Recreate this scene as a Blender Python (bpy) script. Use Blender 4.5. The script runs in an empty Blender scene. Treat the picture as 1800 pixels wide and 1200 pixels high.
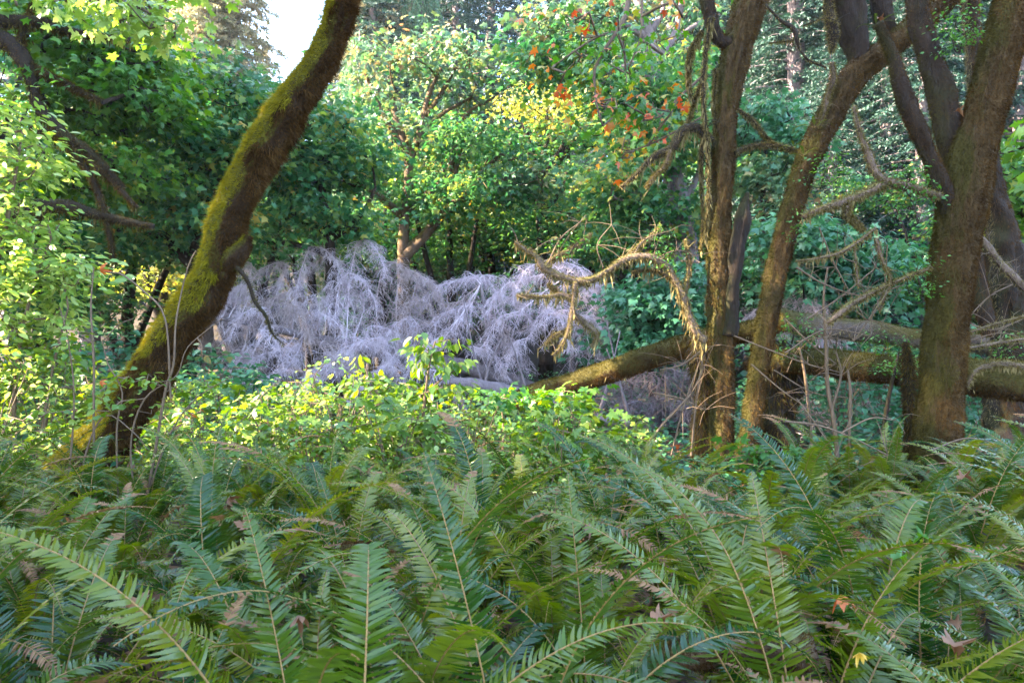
import bpy, math, random
import numpy as np
from mathutils import Vector, Matrix

C = bpy.context.scene.collection
RNG = np.random.default_rng(7)
random.seed(7)
F_PX = 1200.0
CAM = np.array([0.0, 0.0, 1.5])

# ------------------------------------------------------------------ helpers
def at(px, py, Y):
    """world point seen at photo pixel (1800x1200) at distance Y"""
    return np.array([(px - 900.0) / F_PX * Y, Y, 1.5 + (600.0 - py) / F_PX * Y])

def line(rows, Y):
    """rows of (px, py, width_px[, Y]) -> points, radii"""
    P, R = [], []
    for r in rows:
        y = r[3] if len(r) > 3 else Y
        P.append(at(r[0], r[1], y)); R.append(r[2] * 0.5 / F_PX * y)
    return np.array(P), np.array(R)

def _hash(ix, iy, iz, s):
    h = (ix * 374761393 + iy * 668265263 + iz * 1274126177 + s * 974711) & 0xFFFFFFFF
    h = ((h ^ (h >> 13)) * 1274126177) & 0xFFFFFFFF
    h = (h ^ (h >> 16)) & 0xFFFF
    return h / 32767.5 - 1.0

def vnoise(p, s=0):
    p = np.asarray(p, float); i = np.floor(p).astype(np.int64); f = p - i
    f = f * f * (3 - 2 * f); r = 0
    for dx in (0, 1):
        wx = f[..., 0] if dx else 1 - f[..., 0]
        for dy in (0, 1):
            wy = f[..., 1] if dy else 1 - f[..., 1]
            for dz in (0, 1):
                wz = f[..., 2] if dz else 1 - f[..., 2]
                r = r + wx * wy * wz * _hash(i[..., 0] + dx, i[..., 1] + dy, i[..., 2] + dz, s)
    return r

def nrm(v):
    v = np.asarray(v, float)
    return v / np.maximum(np.linalg.norm(v, axis=-1, keepdims=True), 1e-9)

def spline(pts, rad, step):
    """Catmull-Rom resample of a polyline with radii"""
    pts = np.asarray(pts, float); rad = np.asarray(rad, float)
    if len(pts) == 2:
        n = max(2, int(np.linalg.norm(pts[1] - pts[0]) / step) + 1)
        t = np.linspace(0, 1, n)[:, None]
        return pts[0] * (1 - t) + pts[1] * t, rad[0] * (1 - t[:, 0]) + rad[1] * t[:, 0]
    a = np.vstack([2 * pts[0] - pts[1], pts, 2 * pts[-1] - pts[-2]])
    ra = np.concatenate([[rad[0]], rad, [rad[-1]]])
    oP, oR = [], []
    for i in range(1, len(a) - 2):
        n = max(1, int(np.linalg.norm(a[i + 1] - a[i]) / step))
        t = np.arange(n) / n
        t2, t3 = t * t, t * t * t
        b0, b1, b2, b3 = -.5*t3 + t2 - .5*t, 1.5*t3 - 2.5*t2 + 1, -1.5*t3 + 2*t2 + .5*t, .5*t3 - .5*t2
        oP.append(b0[:, None]*a[i-1] + b1[:, None]*a[i] + b2[:, None]*a[i+1] + b3[:, None]*a[i+2])
        oR.append(b0*ra[i-1] + b1*ra[i] + b2*ra[i+1] + b3*ra[i+2])
    oP.append(a[-2][None]); oR.append(ra[-2][None])
    return np.vstack(oP), np.maximum(np.concatenate(oR), 1e-4)

def frames(P):
    T = nrm(np.gradient(P, axis=0))
    N = np.zeros_like(P)
    ref = np.array([0, -1.0, 0]) if abs(T[0][1]) < .9 else np.array([1.0, 0, 0])
    n = nrm(ref - T[0] * ref.dot(T[0]))
    for i in range(len(P)):
        n = nrm(n - T[i] * n.dot(T[i])); N[i] = n
    return T, N, np.cross(T, N)

class MB:
    def __init__(s): s.V = []; s.F = []; s.n = 0
    def add(s, V, F, mat=0):
        V = np.asarray(V, float).reshape(-1, 3)
        s.V.append(V)
        for f in (F if isinstance(F, list) else [F]):
            f = np.asarray(f, np.int64)
            s.F.append((f + s.n, mat))
        s.n += len(V)
    def join(s, o):
        for f, m in o.F: s.F.append((f + s.n, m))
        s.V += o.V; s.n += o.n
    def tube(s, pts, rad, sides=6, step=None, amp=0.0, nsc=6.0, seed=0, mat=0, cap=True, stretch=1.0):
        if step: pts, rad = spline(pts, rad, step)
        pts = np.asarray(pts, float); rad = np.asarray(rad, float)
        if len(pts) < 2: return None
        T, N, B = frames(pts)
        a = np.linspace(0, 2 * math.pi, sides, endpoint=False)
        dirs = np.cos(a)[None, :, None] * N[:, None, :] + np.sin(a)[None, :, None] * B[:, None, :]
        r = np.repeat(rad[:, None], sides, 1)
        if amp > 0:
            arc = np.concatenate([[0], np.cumsum(np.linalg.norm(np.diff(pts, axis=0), axis=1))])
            q = np.stack([np.cos(a)[None, :] * rad[:, None] * nsc, np.sin(a)[None, :] * rad[:, None] * nsc,
                          np.repeat((arc * nsc / stretch)[:, None], sides, 1)], -1) + seed * 7.3
            nz = vnoise(q, seed) + .55 * vnoise(q * 2.1, seed + 1) + .3 * vnoise(q * 4.3, seed + 2) + .22 * vnoise(q * 9.1, seed + 3)
            r = r * (1 + amp * nz)
        V = pts[:, None, :] + dirs * r[:, :, None]
        n = len(pts); i = np.arange(n - 1)[:, None] * sides; j = np.arange(sides)[None, :]; k = (j + 1) % sides
        Q = np.stack([i + j, i + k, i + sides + k, i + sides + j], -1).reshape(-1, 4)
        VV = V.reshape(-1, 3); Fs = [Q]
        if cap:
            VV = np.vstack([VV, pts[0][None], pts[-1][None]])
            c0, c1 = n * sides, n * sides + 1; jj = np.arange(sides); kk = (jj + 1) % sides
            Fs.append(np.stack([kk, jj, np.full(sides, c0)], -1))
            b = (n - 1) * sides
            Fs.append(np.stack([b + jj, b + kk, np.full(sides, c1)], -1))
        s.add(VV, Fs, mat)
        return V, dirs
    def scatter(s, tpl, P, D, N, S, mat=0, W=None):
        """copies of a leaf template (x across, y along, z up)"""
        tv, tf = tpl
        D = nrm(D); X = nrm(np.cross(D, N)); Z = np.cross(X, D)
        S = np.broadcast_to(np.asarray(S, float), (len(P),)); W = S if W is None else np.broadcast_to(W, (len(P),))
        V = (P[:, None, :] + tv[None, :, 0, None] * X[:, None, :] * W[:, None, None] +
             (tv[None, :, 1, None] * D[:, None, :] + tv[None, :, 2, None] * Z[:, None, :]) * S[:, None, None])
        m = len(tv); off = (np.arange(len(P)) * m)[:, None, None]
        s.add(V.reshape(-1, 3), [(f[None] + off).reshape(-1, f.shape[1]) for f in tf], mat)
    def mesh(s, name, mats, smooth=True, origin=None):
        me = bpy.data.meshes.new(name)
        V = np.vstack(s.V) if s.V else np.zeros((0, 3))
        if origin is not None: V = V - np.asarray(origin)
        loops = np.concatenate([f.ravel() for f, _ in s.F]); tot = np.concatenate([np.full(len(f), f.shape[1]) for f, _ in s.F])
        mi = np.concatenate([np.full(len(f), m) for f, m in s.F])
        me.vertices.add(len(V)); me.vertices.foreach_set('co', V.astype(np.float32).ravel())
        me.loops.add(len(loops)); me.loops.foreach_set('vertex_index', loops.astype(np.int32))
        me.polygons.add(len(tot))
        st = np.concatenate([[0], np.cumsum(tot)[:-1]])
        me.polygons.foreach_set('loop_start', st.astype(np.int32))
        me.polygons.foreach_set('material_index', mi.astype(np.int32))
        for m in (mats if isinstance(mats, (list, tuple)) else [mats]): me.materials.append(m)
        me.update(calc_edges=True)
        me.polygons.foreach_set('use_smooth', np.full(len(tot), bool(smooth)))
        return me
    def build(s, name, mats, parent=None, smooth=True, origin=None):
        """ONE mesh object; world coordinates in, stored relative to the parent thing"""
        if origin is None and parent is not None:
            p = parent; origin = np.zeros(3)
            while p is not None: origin = origin + np.array(p.location); p = p.parent
        o = bpy.data.objects.new(name, s.mesh(name, mats, smooth, origin)); C.objects.link(o)
        if parent is not None: o.parent = parent
        elif origin is not None: o.location = origin
        return o

def tag(o, label=None, cat=None, group=None, kind=None):
    for k, v in (('label', label), ('category', cat), ('group', group), ('kind', kind)):
        if v: o[k] = v
    return o

def thing(name, label, cat, loc=(0, 0, 0), group=None):
    o = bpy.data.objects.new(name, None); C.objects.link(o)
    o.location = tuple(float(x) for x in loc); o.empty_display_size = .1
    return tag(o, label, cat, group)

def copy_tree(o, parent=None):
    c = o.copy(); C.objects.link(c)
    if parent is not None: c.parent = parent
    for ch in list(o.children): copy_tree(ch, c)
    return c

# ------------------------------------------------------------------ materials
def new_mat(name):
    m = bpy.data.materials.new(name); m.use_nodes = True
    nt = m.node_tree; nt.nodes.clear()
    return m, nt, lambda t, **k: _node(nt, t, k)

def _node(nt, t, k):
    n = nt.nodes.new(t)
    for a, v in k.items():
        if a.startswith('i_'):
            n.inputs[int(a[2:])].default_value = v
        else: setattr(n, a, v)
    return n

def ramp(nt, stops):
    n = nt.nodes.new('ShaderNodeValToRGB'); el = n.color_ramp.elements
    while len(el) < len(stops): el.new(.5)
    for e, (p, c) in zip(el, stops): e.position = p; e.color = (*c, 1)
    return n

def leaf_mat(name, stops, rough=.45, trans=.35, tcol=1.6, nscale=.6, nmix=.35, spec=.5, under=None, objr=0):
    """stops: palette over a per-leaf random value mixed with a broad clump noise"""
    m, nt, N = new_mat(name); L = nt.links.new
    g = N('ShaderNodeNewGeometry'); tc = N('ShaderNodeTexCoord')
    no = N('ShaderNodeTexNoise'); no.inputs['Scale'].default_value = nscale; no.inputs['Detail'].default_value = 2
    L(tc.outputs['Object'], no.inputs['Vector'])
    mr = N('ShaderNodeMapRange'); mr.inputs[1].default_value = .3; mr.inputs[2].default_value = .7
    L(no.outputs[0], mr.inputs[0])
    mx = N('ShaderNodeMix'); mx.inputs[0].default_value = nmix
    L(g.outputs['Random Per Island'], mx.inputs[2]); L(mr.outputs[0], mx.inputs[3])
    fac = mx.outputs[0]
    if objr:
        oi = N('ShaderNodeObjectInfo'); m2 = N('ShaderNodeMix'); m2.inputs[0].default_value = objr
        L(fac, m2.inputs[2]); L(oi.outputs['Random'], m2.inputs[3]); fac = m2.outputs[0]
    r = ramp(nt, stops); L(fac, r.inputs[0])
    col = r.outputs[0]
    if under is not None:
        mc = N('ShaderNodeMix', data_type='RGBA'); L(g.outputs['Backfacing'], mc.inputs[0]); L(col, mc.inputs[6])
        mu = N('ShaderNodeMix', data_type='RGBA'); mu.inputs[0].default_value = .75; L(col, mu.inputs[6]); mu.inputs[7].default_value = (*under, 1)
        L(mu.outputs[2], mc.inputs[7]); col = mc.outputs[2]
    p = N('ShaderNodeBsdfPrincipled'); p.inputs['Roughness'].default_value = rough
    p.inputs['Specular IOR Level'].default_value = spec
    L(col, p.inputs['Base Color'])
    if under is not None:
        m3 = N('ShaderNodeMapRange'); L(g.outputs['Backfacing'], m3.inputs[0]); m3.inputs[3].default_value = spec; m3.inputs[4].default_value = .08
        L(m3.outputs[0], p.inputs['Specular IOR Level'])
    t = N('ShaderNodeBsdfTranslucent')
    hs = N('ShaderNodeHueSaturation'); hs.inputs['Hue'].default_value = .48; hs.inputs['Saturation'].default_value = 1.15; hs.inputs['Value'].default_value = tcol
    L(r.outputs[0], hs.inputs['Color']); L(hs.outputs[0], t.inputs['Color'])
    ms = N('ShaderNodeMixShader'); ms.inputs[0].default_value = trans
    L(p.outputs[0], ms.inputs[1]); L(t.outputs[0], ms.inputs[2])
    out = N('ShaderNodeOutputMaterial'); L(ms.outputs[0], out.inputs[0])
    return m

def bark_mat(name, c1, c2, moss=None, moss_amt=.5, scale=9, bump=1.0, rough=.9, stretch=.25, moss_dir=(-.5, 0, .8)):
    m, nt, N = new_mat(name); L = nt.links.new
    tc = N('ShaderNodeTexCoord'); mp = N('ShaderNodeMapping'); mp.inputs['Scale'].default_value = (1, 1, stretch)
    L(tc.outputs['Object'], mp.inputs[0])
    n1 = N('ShaderNodeTexNoise'); n1.inputs['Scale'].default_value = scale; n1.inputs['Detail'].default_value = 7; n1.inputs['Roughness'].default_value = .65
    L(mp.outputs[0], n1.inputs['Vector'])
    n3 = N('ShaderNodeTexNoise'); n3.inputs['Scale'].default_value = scale * 7; n3.inputs['Detail'].default_value = 4
    L(mp.outputs[0], n3.inputs['Vector'])
    ad = N('ShaderNodeMix'); ad.inputs[0].default_value = .4; L(n1.outputs[0], ad.inputs[2]); L(n3.outputs[0], ad.inputs[3])
    r = ramp(nt, [(.32, c1), (.5, tuple((a + b) / 2 for a, b in zip(c1, c2))), (.66, c2)]); L(ad.outputs[0], r.inputs[0])
    col = r.outputs[0]
    if moss:
        g = N('ShaderNodeNewGeometry')
        dp = N('ShaderNodeVectorMath', operation='DOT_PRODUCT'); L(g.outputs['Normal'], dp.inputs[0]); dp.inputs[1].default_value = moss_dir
        n2 = N('ShaderNodeTexNoise'); n2.inputs['Scale'].default_value = 3.0; n2.inputs['Detail'].default_value = 6; L(tc.outputs['Object'], n2.inputs['Vector'])
        a1 = N('ShaderNodeMath', operation='MULTIPLY_ADD'); L(dp.outputs['Value'], a1.inputs[0]); a1.inputs[1].default_value = .35; L(n2.outputs[0], a1.inputs[2])
        mr = N('ShaderNodeMapRange'); L(a1.outputs[0], mr.inputs[0]); mr.inputs[1].default_value = .75 - moss_amt * .6; mr.inputs[2].default_value = .95 - moss_amt * .6
        mc = N('ShaderNodeMix', data_type='RGBA'); L(mr.outputs[0], mc.inputs[0]); L(col, mc.inputs[6])
        rm = ramp(nt, [(.3, tuple(x * .45 for x in moss)), (.7, moss)]); L(n3.outputs[0], rm.inputs[0]); L(rm.outputs[0], mc.inputs[7])
        col = mc.outputs[2]
    p = N('ShaderNodeBsdfPrincipled'); p.inputs['Roughness'].default_value = rough; p.inputs['Specular IOR Level'].default_value = .25
    L(col, p.inputs['Base Color'])
    b = N('ShaderNodeBump'); b.inputs['Strength'].default_value = bump; b.inputs['Distance'].default_value = .03
    L(ad.outputs[0], b.inputs['Height']); L(b.outputs[0], p.inputs['Normal'])
    out = N('ShaderNodeOutputMaterial'); L(p.outputs[0], out.inputs[0])
    return m

G = lambda r, g, b: (r, g, b)
M = {}
# sword fern: dark green, paler olive below
M['fern'] = leaf_mat('fern_blade', [(0, (.009, .034, .007)), (.4, (.019, .056, .007)), (.75, (.055, .095, .007)), (1, (.15, .15, .010))], rough=.24, trans=.34, tcol=2.0, nscale=1.0, nmix=.7, spec=.38, under=(.060, .085, .016), objr=.65)
M['fern_olive'] = leaf_mat('fern_blade_olive', [(0, (.050, .085, .010)), (.5, (.085, .120, .012)), (1, (.16, .165, .018))], rough=.25, trans=.44, tcol=2.0, nscale=1.0, nmix=.7, spec=.5, under=(.08, .095, .02), objr=.65)
M['fern_dead'] = leaf_mat('fern_blade_dry', [(0, (.10, .045, .018)), (.5, (.18, .085, .03)), (1, (.26, .15, .06))], rough=.8, trans=.2, tcol=1.2)
M['rachis'] = bark_mat('fern_stalk', (.14, .075, .018), (.26, .15, .045), scale=30, bump=.1, rough=.6)
M['maple'] = leaf_mat('maple_leaf_green', [(0, (.022, .085, .036)), (.42, (.040, .125, .045)), (.66, (.075, .165, .040)), (.80, (.14, .20, .04)), (.92, (.34, .25, .06)), (1, (.40, .16, .05))], trans=.40, tcol=1.8, rough=.40, spec=.3)
M['maple_warm'] = leaf_mat('maple_leaf_turning_sunlit', [(0, (.030, .095, .045)), (.45, (.055, .125, .05)), (.68, (.11, .15, .05)), (.84, (.24, .19, .08)), (1, (.33, .16, .08))], trans=.32, tcol=1.6, rough=.5)  # sunlit warmth of crown tops put into the colour, beside yellowing leaves
M['maple_bright'] = leaf_mat('maple_leaf_bright', [(0, (.03, .095, .018)), (.5, (.05, .15, .02)), (.85, (.13, .22, .025)), (1, (.36, .22, .03))], trans=.42, tcol=1.9, rough=.42)
M['maple_sunlit'] = leaf_mat('maple_leaf_sunlit', [(0, (.10, .17, .03)), (.5, (.22, .25, .05)), (1, (.36, .27, .07))], trans=.42, tcol=1.6, rough=.5)  # sunlight on far crowns put into the leaf colour
M['maple_red'] = leaf_mat('maple_leaf_autumn', [(0, (.03, .11, .02)), (.47, (.06, .16, .02)), (.56, (.28, .27, .03)), (.64, (.46, .20, .03)), (.80, (.46, .11, .025)), (1, (.24, .06, .03))], trans=.42, tcol=1.4, rough=.5, nmix=.35, nscale=2.2)
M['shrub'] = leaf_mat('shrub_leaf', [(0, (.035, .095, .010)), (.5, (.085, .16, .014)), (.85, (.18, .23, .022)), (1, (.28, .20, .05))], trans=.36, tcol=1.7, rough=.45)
M['shrub_sun'] = leaf_mat('shrub_leaf_sunlit', [(0, (.09, .20, .025)), (.5, (.20, .31, .06)), (.85, (.36, .42, .12)), (1, (.48, .44, .18))], trans=.42, tcol=1.6, rough=.38, spec=.6)  # paler copy of the shrub leaf, with sunlight put into the colour
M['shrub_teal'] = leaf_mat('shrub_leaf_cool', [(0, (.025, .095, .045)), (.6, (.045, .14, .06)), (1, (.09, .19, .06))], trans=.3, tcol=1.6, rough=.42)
M['huckle'] = leaf_mat('huckleberry_leaf', [(0, (.03, .11, .02)), (1, (.08, .20, .03))], trans=.38, tcol=1.7, rough=.4)
M['needle'] = leaf_mat('conifer_needles', [(0, (.010, .034, .024)), (.6, (.020, .056, .038)), (1, (.045, .085, .045))], trans=.15, tcol=1.4, rough=.55)
M['needle_pale'] = leaf_mat('conifer_needles_pale', [(0, (.05, .12, .06)), (.6, (.09, .17, .075)), (1, (.16, .21, .08))], trans=.3, tcol=1.5, rough=.55)
M['needle_sunlit'] = leaf_mat('conifer_needles_sunlit', [(0, (.18, .20, .10)), (.6, (.34, .30, .17)), (1, (.48, .38, .22))], trans=.3, tcol=1.4, rough=.6)  # sunlight on the far conifers put into the needle colour
M['deadleaf'] = leaf_mat('dead_leaf', [(0, (.08, .035, .015)), (.5, (.17, .075, .03)), (1, (.26, .14, .065))], trans=.2, tcol=1.2, rough=.7)
M['deadleaf_orange'] = leaf_mat('dead_leaf_orange', [(0, (.42, .10, .02)), (1, (.5, .14, .03))], trans=.35, tcol=1.3, rough=.6)
M['yellowleaf'] = leaf_mat('yellow_leaf', [(0, (.55, .32, .03)), (1, (.6, .38, .05))], trans=.3, tcol=1.2, rough=.6)
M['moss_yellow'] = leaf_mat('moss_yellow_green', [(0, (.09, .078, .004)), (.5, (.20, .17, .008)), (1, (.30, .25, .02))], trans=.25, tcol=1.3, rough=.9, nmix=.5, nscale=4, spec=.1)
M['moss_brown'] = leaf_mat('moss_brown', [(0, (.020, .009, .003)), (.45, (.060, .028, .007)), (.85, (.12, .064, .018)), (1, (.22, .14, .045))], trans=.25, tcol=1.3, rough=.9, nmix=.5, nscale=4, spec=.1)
M['moss_olive'] = leaf_mat('moss_olive', [(0, (.022, .018, .004)), (.45, (.060, .048, .008)), (.85, (.12, .095, .016)), (1, (.22, .18, .04))], trans=.25, tcol=1.3, rough=.9, nmix=.5, nscale=4, spec=.1)
M['moss_shade'] = leaf_mat('moss_shaded_olive', [(0, (.014, .011, .003)), (.45, (.040, .032, .006)), (.85, (.085, .066, .012)), (1, (.15, .12, .03))], trans=.25, tcol=1.3, rough=.9, nmix=.5, nscale=4, spec=.1)  # darker copy of the olive moss, trunk shade put into the colour
M['moss_shade_brown'] = leaf_mat('moss_shaded_brown', [(0, (.014, .007, .002)), (.45, (.050, .025, .006)), (.85, (.11, .060, .016)), (1, (.20, .125, .04))], trans=.25, tcol=1.3, rough=.9, nmix=.5, nscale=4, spec=.1)  # brown moss darkened in colour for the shade on the right trunks
M['moss_pale'] = leaf_mat('moss_hanging', [(0, (.09, .065, .025)), (.5, (.17, .13, .05)), (1, (.28, .22, .10))], trans=.3, tcol=1.2, rough=.9, spec=.1)
M['bark_lean'] = bark_mat('bark_under_moss', (.016, .008, .004), (.042, .021, .009), moss=(.10, .09, .008), moss_amt=.55, moss_dir=(-.85, -.15, .5), stretch=.5)
M['bark_right'] = bark_mat('bark_mossy_brown', (.018, .010, .003), (.092, .052, .016), moss=(.060, .048, .006), moss_amt=.30, moss_dir=(-.9, 0, -.15), scale=22, stretch=.4)
M['bark_dark'] = bark_mat('bark_dark', (.010, .006, .004), (.034, .020, .012), moss=(.030, .026, .007), moss_amt=.35)
M['bark_mid'] = bark_mat('bark_grey_brown', (.07, .045, .035), (.18, .12, .085), moss=(.14, .12, .03), moss_amt=.25)
M['bark_warm'] = bark_mat('bark_warm_brown', (.055, .033, .022), (.135, .085, .052), moss=(.13, .10, .025), moss_amt=.3)
M['bark_purple'] = bark_mat('bark_purple_grey', (.09, .065, .07), (.22, .17, .17), scale=10)
M['log'] = bark_mat('mossy_log_bark', (.022, .013, .007), (.06, .037, .017), moss=(.085, .068, .014), moss_amt=.7, moss_dir=(0, -.2, .8), stretch=1)
M['log_bare'] = bark_mat('bare_log_wood', (.05, .036, .03), (.16, .12, .105), moss=(.08, .065, .014), moss_amt=.4, scale=12, stretch=1)
M['dead'] = bark_mat('dead_twig', (.36, .27, .29), (.66, .53, .56), scale=3, bump=.1, rough=.8, stretch=1)
M['dead_brown'] = bark_mat('dead_twig_brown', (.26, .18, .17), (.46, .35, .33), scale=3, bump=.1, rough=.8, stretch=1)
M['stem'] = bark_mat('shrub_stem', (.07, .042, .024), (.17, .11, .065), scale=20, bump=.2, rough=.7)
M['soil'] = bark_mat('forest_soil', (.018, .012, .008), (.06, .038, .022), moss=(.03, .055, .015), moss_amt=.2, scale=3, stretch=1, moss_dir=(0, 0, .2))
M['rot'] = bark_mat('rotten_wood', (.05, .028, .016), (.17, .10, .06), moss=(.13, .10, .03), moss_amt=.4, scale=10, stretch=1)

# ------------------------------------------------------------------ leaf templates
def fan(per, c, zc=0.0):
    v = np.array([(x, y, z) for x, y, z in per] + [(*c, zc)], float); n = len(per)
    i = np.arange(n)
    return v, [np.stack([i, (i + 1) % n, np.full(n, n)], -1)]

def mirror(right):  # right side perimeter bottom->top incl. tip
    return [(0, 0, 0)] + right + [(-x, y, z) for x, y, z in right[-2::-1]]

MAPLE = fan(mirror([(.40, -.06, -.10), (.25, .20, -.02), (.58, .42, -.14), (.24, .50, -.02), (0, 1.0, -.16)]), (0, .30), .05)
MAPLE_FINE = fan(mirror([(.20, -.10, -.04), (.42, -.04, -.12), (.36, .10, -.06), (.24, .17, -.02), (.46, .26, -.07), (.64, .46, -.16), (.50, .52, -.10), (.38, .48, -.05),
                         (.20, .50, -.01), (.27, .70, -.06), (.15, .80, -.09), (0, 1.05, -.18)]), (0, .28), .05)
OVAL = (np.array([(0, 0, 0), (.20, .28, .06), (.22, .6, .04), (0, 1, -.10), (-.22, .6, .04), (-.20, .28, .06), (0, .5, -.02)], float),
        [np.array([(0, 1, 2, 6), (6, 2, 3, 3), (0, 6, 4, 5), (6, 3, 3, 4)])[[0, 2]], np.array([(6, 2, 3), (6, 3, 4)])])
TOOTH = (np.array([(0, 0, 0), (.20, .12, .05), (.36, .36, .07), (.24, .66, .03), (0, 1, -.12), (-.24, .66, .03), (-.36, .36, .07), (-.20, .12, .05), (0, .4, -.02)], float),
         [np.array([(0, 1, 2, 8), (8, 2, 3, 4), (8, 4, 5, 6), (0, 8, 6, 7)])])
SLIVER = (np.array([(0, 0, 0), (.5, .45, .0), (0, 1, 0), (-.5, .45, 0)], float), [np.array([(0, 1, 2, 3)])])
BLADE = (np.array([(-.5, 0, 0), (.5, 0, 0), (0, 1, 0)], float), [np.array([(0, 1, 2)])])

def rnd(n, s=1.0): return RNG.normal(0, s, (n, 3))

# moss fuzz standing on a tube returned by MB.tube
def fuzz(mb, surf, count, length, width, down=.35, mats=(0,), choose=None, keep=None):
    V, D = surf; n, k, _ = V.shape
    u = RNG.random(count) * (n - 1.001); i = u.astype(int); f = (u - i)[:, None]
    a = RNG.random(count) * k; j = a.astype(int); g = (a - j)[:, None]; j2 = (j + 1) % k; j = j % k
    P = (V[i, j] * (1 - f) + V[i + 1, j] * f) * (1 - g) + (V[i, j2] * (1 - f) + V[i + 1, j2] * f) * g
    Nn = nrm(D[i, j] * (1 - g) + D[i, j2] * g)
    if keep is not None:
        m = keep(P, Nn); P, Nn = P[m], Nn[m]
    c = len(P)
    d = nrm(Nn + np.array([0, 0, -down]) + rnd(c, .38)); L = length * (.4 + RNG.random(c) * .9)
    side = nrm(rnd(c))
    P = P - Nn * .004
    idx = choose(P, Nn) if choose else np.zeros(c, int)
    for q in range(len(mats)):
        s = idx == q
        if s.any(): mb.scatter(BLADE, P[s], d[s], side[s], L[s], mats[q], W=np.full(s.sum(), width))

# hanging moss strands from a polyline
def drape(mb, pts, rad, per_m, lo, hi, width=.012, mat=0, seed=0):
    P, R = spline(pts, rad, .03)
    arc = np.linalg.norm(np.diff(P, axis=0), axis=1).sum(); n = max(4, int(arc * per_m))
    t = RNG.random(n) * (len(P) - 1.001); i = t.astype(int); f = (t - i)[:, None]
    c = P[i] * (1 - f) + P[i + 1] * f; r = R[i]
    cl = .45 + .55 * np.clip(vnoise(np.stack([t * .16, t * 0, t * 0], -1) + seed * 3.1, seed) + .3, 0, 1)
    c = c + rnd(n) * r[:, None] * .6 * [1, 1, .4] + np.array([0, 0, -1])[None] * r[:, None] * .6
    d = nrm(np.array([0, 0, -1.0]) + rnd(n, .16))
    L = (lo + (hi - lo) * RNG.random(n) ** 2) * cl
    mb.scatter(SLIVER, c, d, nrm(rnd(n)), L, mat, W=np.full(n, width) * (.5 + RNG.random(n)))

# grow twigs from a skeleton to leaf-cluster targets
def grow(mb, skel, targets, r_tip=.006, seg=.3, mat=0, sides=5, lift=.12, seed=0, rmax=.08, jit=.05, bias=.35):
    rng = np.random.default_rng(seed)
    pos, par, isk = [], [], []
    for P in skel:
        for q in P: pos.append(q); par.append(-1); isk.append(True)
    pos = np.array(pos); n0 = len(pos)
    T = np.asarray(targets); d0 = np.array([np.min(np.linalg.norm(pos - t, axis=1)) for t in T])
    cap = n0 + len(T) * 14; A = np.zeros((cap, 3)); A[:n0] = pos; par = list(par); n = n0; w = np.zeros(cap)
    ends = []
    for t in T[np.argsort(d0)]:
        dv = A[:n] - t; d = np.linalg.norm(dv, axis=1) + bias * np.maximum(dv[:, 2], 0)
        k = int(np.argmin(d)); L = np.linalg.norm(A[k] - t); m = min(12, max(1, int(L / seg)))
        p0 = A[k].copy(); prev = k
        for q in range(1, m + 1):
            f = q / m
            p = p0 * (1 - f) + t * f + np.array([0, 0, lift * L * math.sin(math.pi * f) * .6])
            if q < m: p = p + rng.normal(0, jit * min(L, 1.2) , 3)
            A[n] = p; par.append(prev); prev = n; n += 1
        ends.append(prev); w[prev] += 1
    for i in range(n - 1, n0 - 1, -1):
        if par[i] >= 0: w[par[i]] += w[i]
    kids = {}
    for i in range(n0, n): kids.setdefault(par[i], []).append(i)
    rad = lambda i: min(rmax, r_tip * w[i] ** .48)
    starts = [(p, c) for p in range(n0) for c in kids.get(p, [])]
    while starts:
        p, c = starts.pop(); ch = [A[p], A[c]]; rr = [rad(c) * 1.15, rad(c)]
        while True:
            k = kids.get(c)
            if not k: break
            k.sort(key=lambda x: -w[x])
            for e in k[1:]: starts.append((c, e))
            c = k[0]; ch.append(A[c]); rr.append(rad(c))
        mb.tube(np.array(ch), np.array(rr), sides=sides, step=max(seg * .6, .05), mat=mat, cap=False)
    return A[ends], A

def ell(cx, n, rng, hollow=.35):
    """points in an ellipsoid centre, radii; denser to the shell"""
    c, r = np.array(cx[:3]), np.array(cx[3:6])
    d = nrm(rng.normal(0, 1, (n, 3))); u = (hollow + (1 - hollow) * rng.random(n)) ** .6
    return c + d * u[:, None] * r

def leaves(mb, centers, per, R, size, tpl, mat=0, flat=.35, droop=.35, seed=0, tilt=.45, up=(0, 0, 1)):
    rng = np.random.default_rng(seed); n = len(centers) * per
    c = np.repeat(centers, per, 0)
    off = rng.normal(0, 1, (n, 3)) * [R, R, R * flat]
    D = nrm(off * [1, 1, .3] + rng.normal(0, .3, (n, 3)) * R + np.array([0, 0, -droop * R]))
    N = nrm(np.array(up) + rng.normal(0, tilt, (n, 3)))
    S = size * (.55 + .75 * rng.random(n))
    mb.scatter(tpl, c + off, D, N, S, mat)
# ------------------------------------------------------------------ ground
def ground_z(x, y):
    x = np.asarray(x, float); y = np.asarray(y, float)
    r = np.hypot(x * .8, np.maximum(y, 0)); t = np.clip((r - 27) / 45, 0, 1); t = t * t * (3 - 2 * t)
    p = np.stack([x * .25, y * .25, x * 0], -1)
    return .14 * vnoise(p, 3) + .06 * vnoise(p * 3, 4) + t * (15 + 2.5 * vnoise(np.stack([x * .05, y * .05, x * 0], -1), 5))

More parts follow.
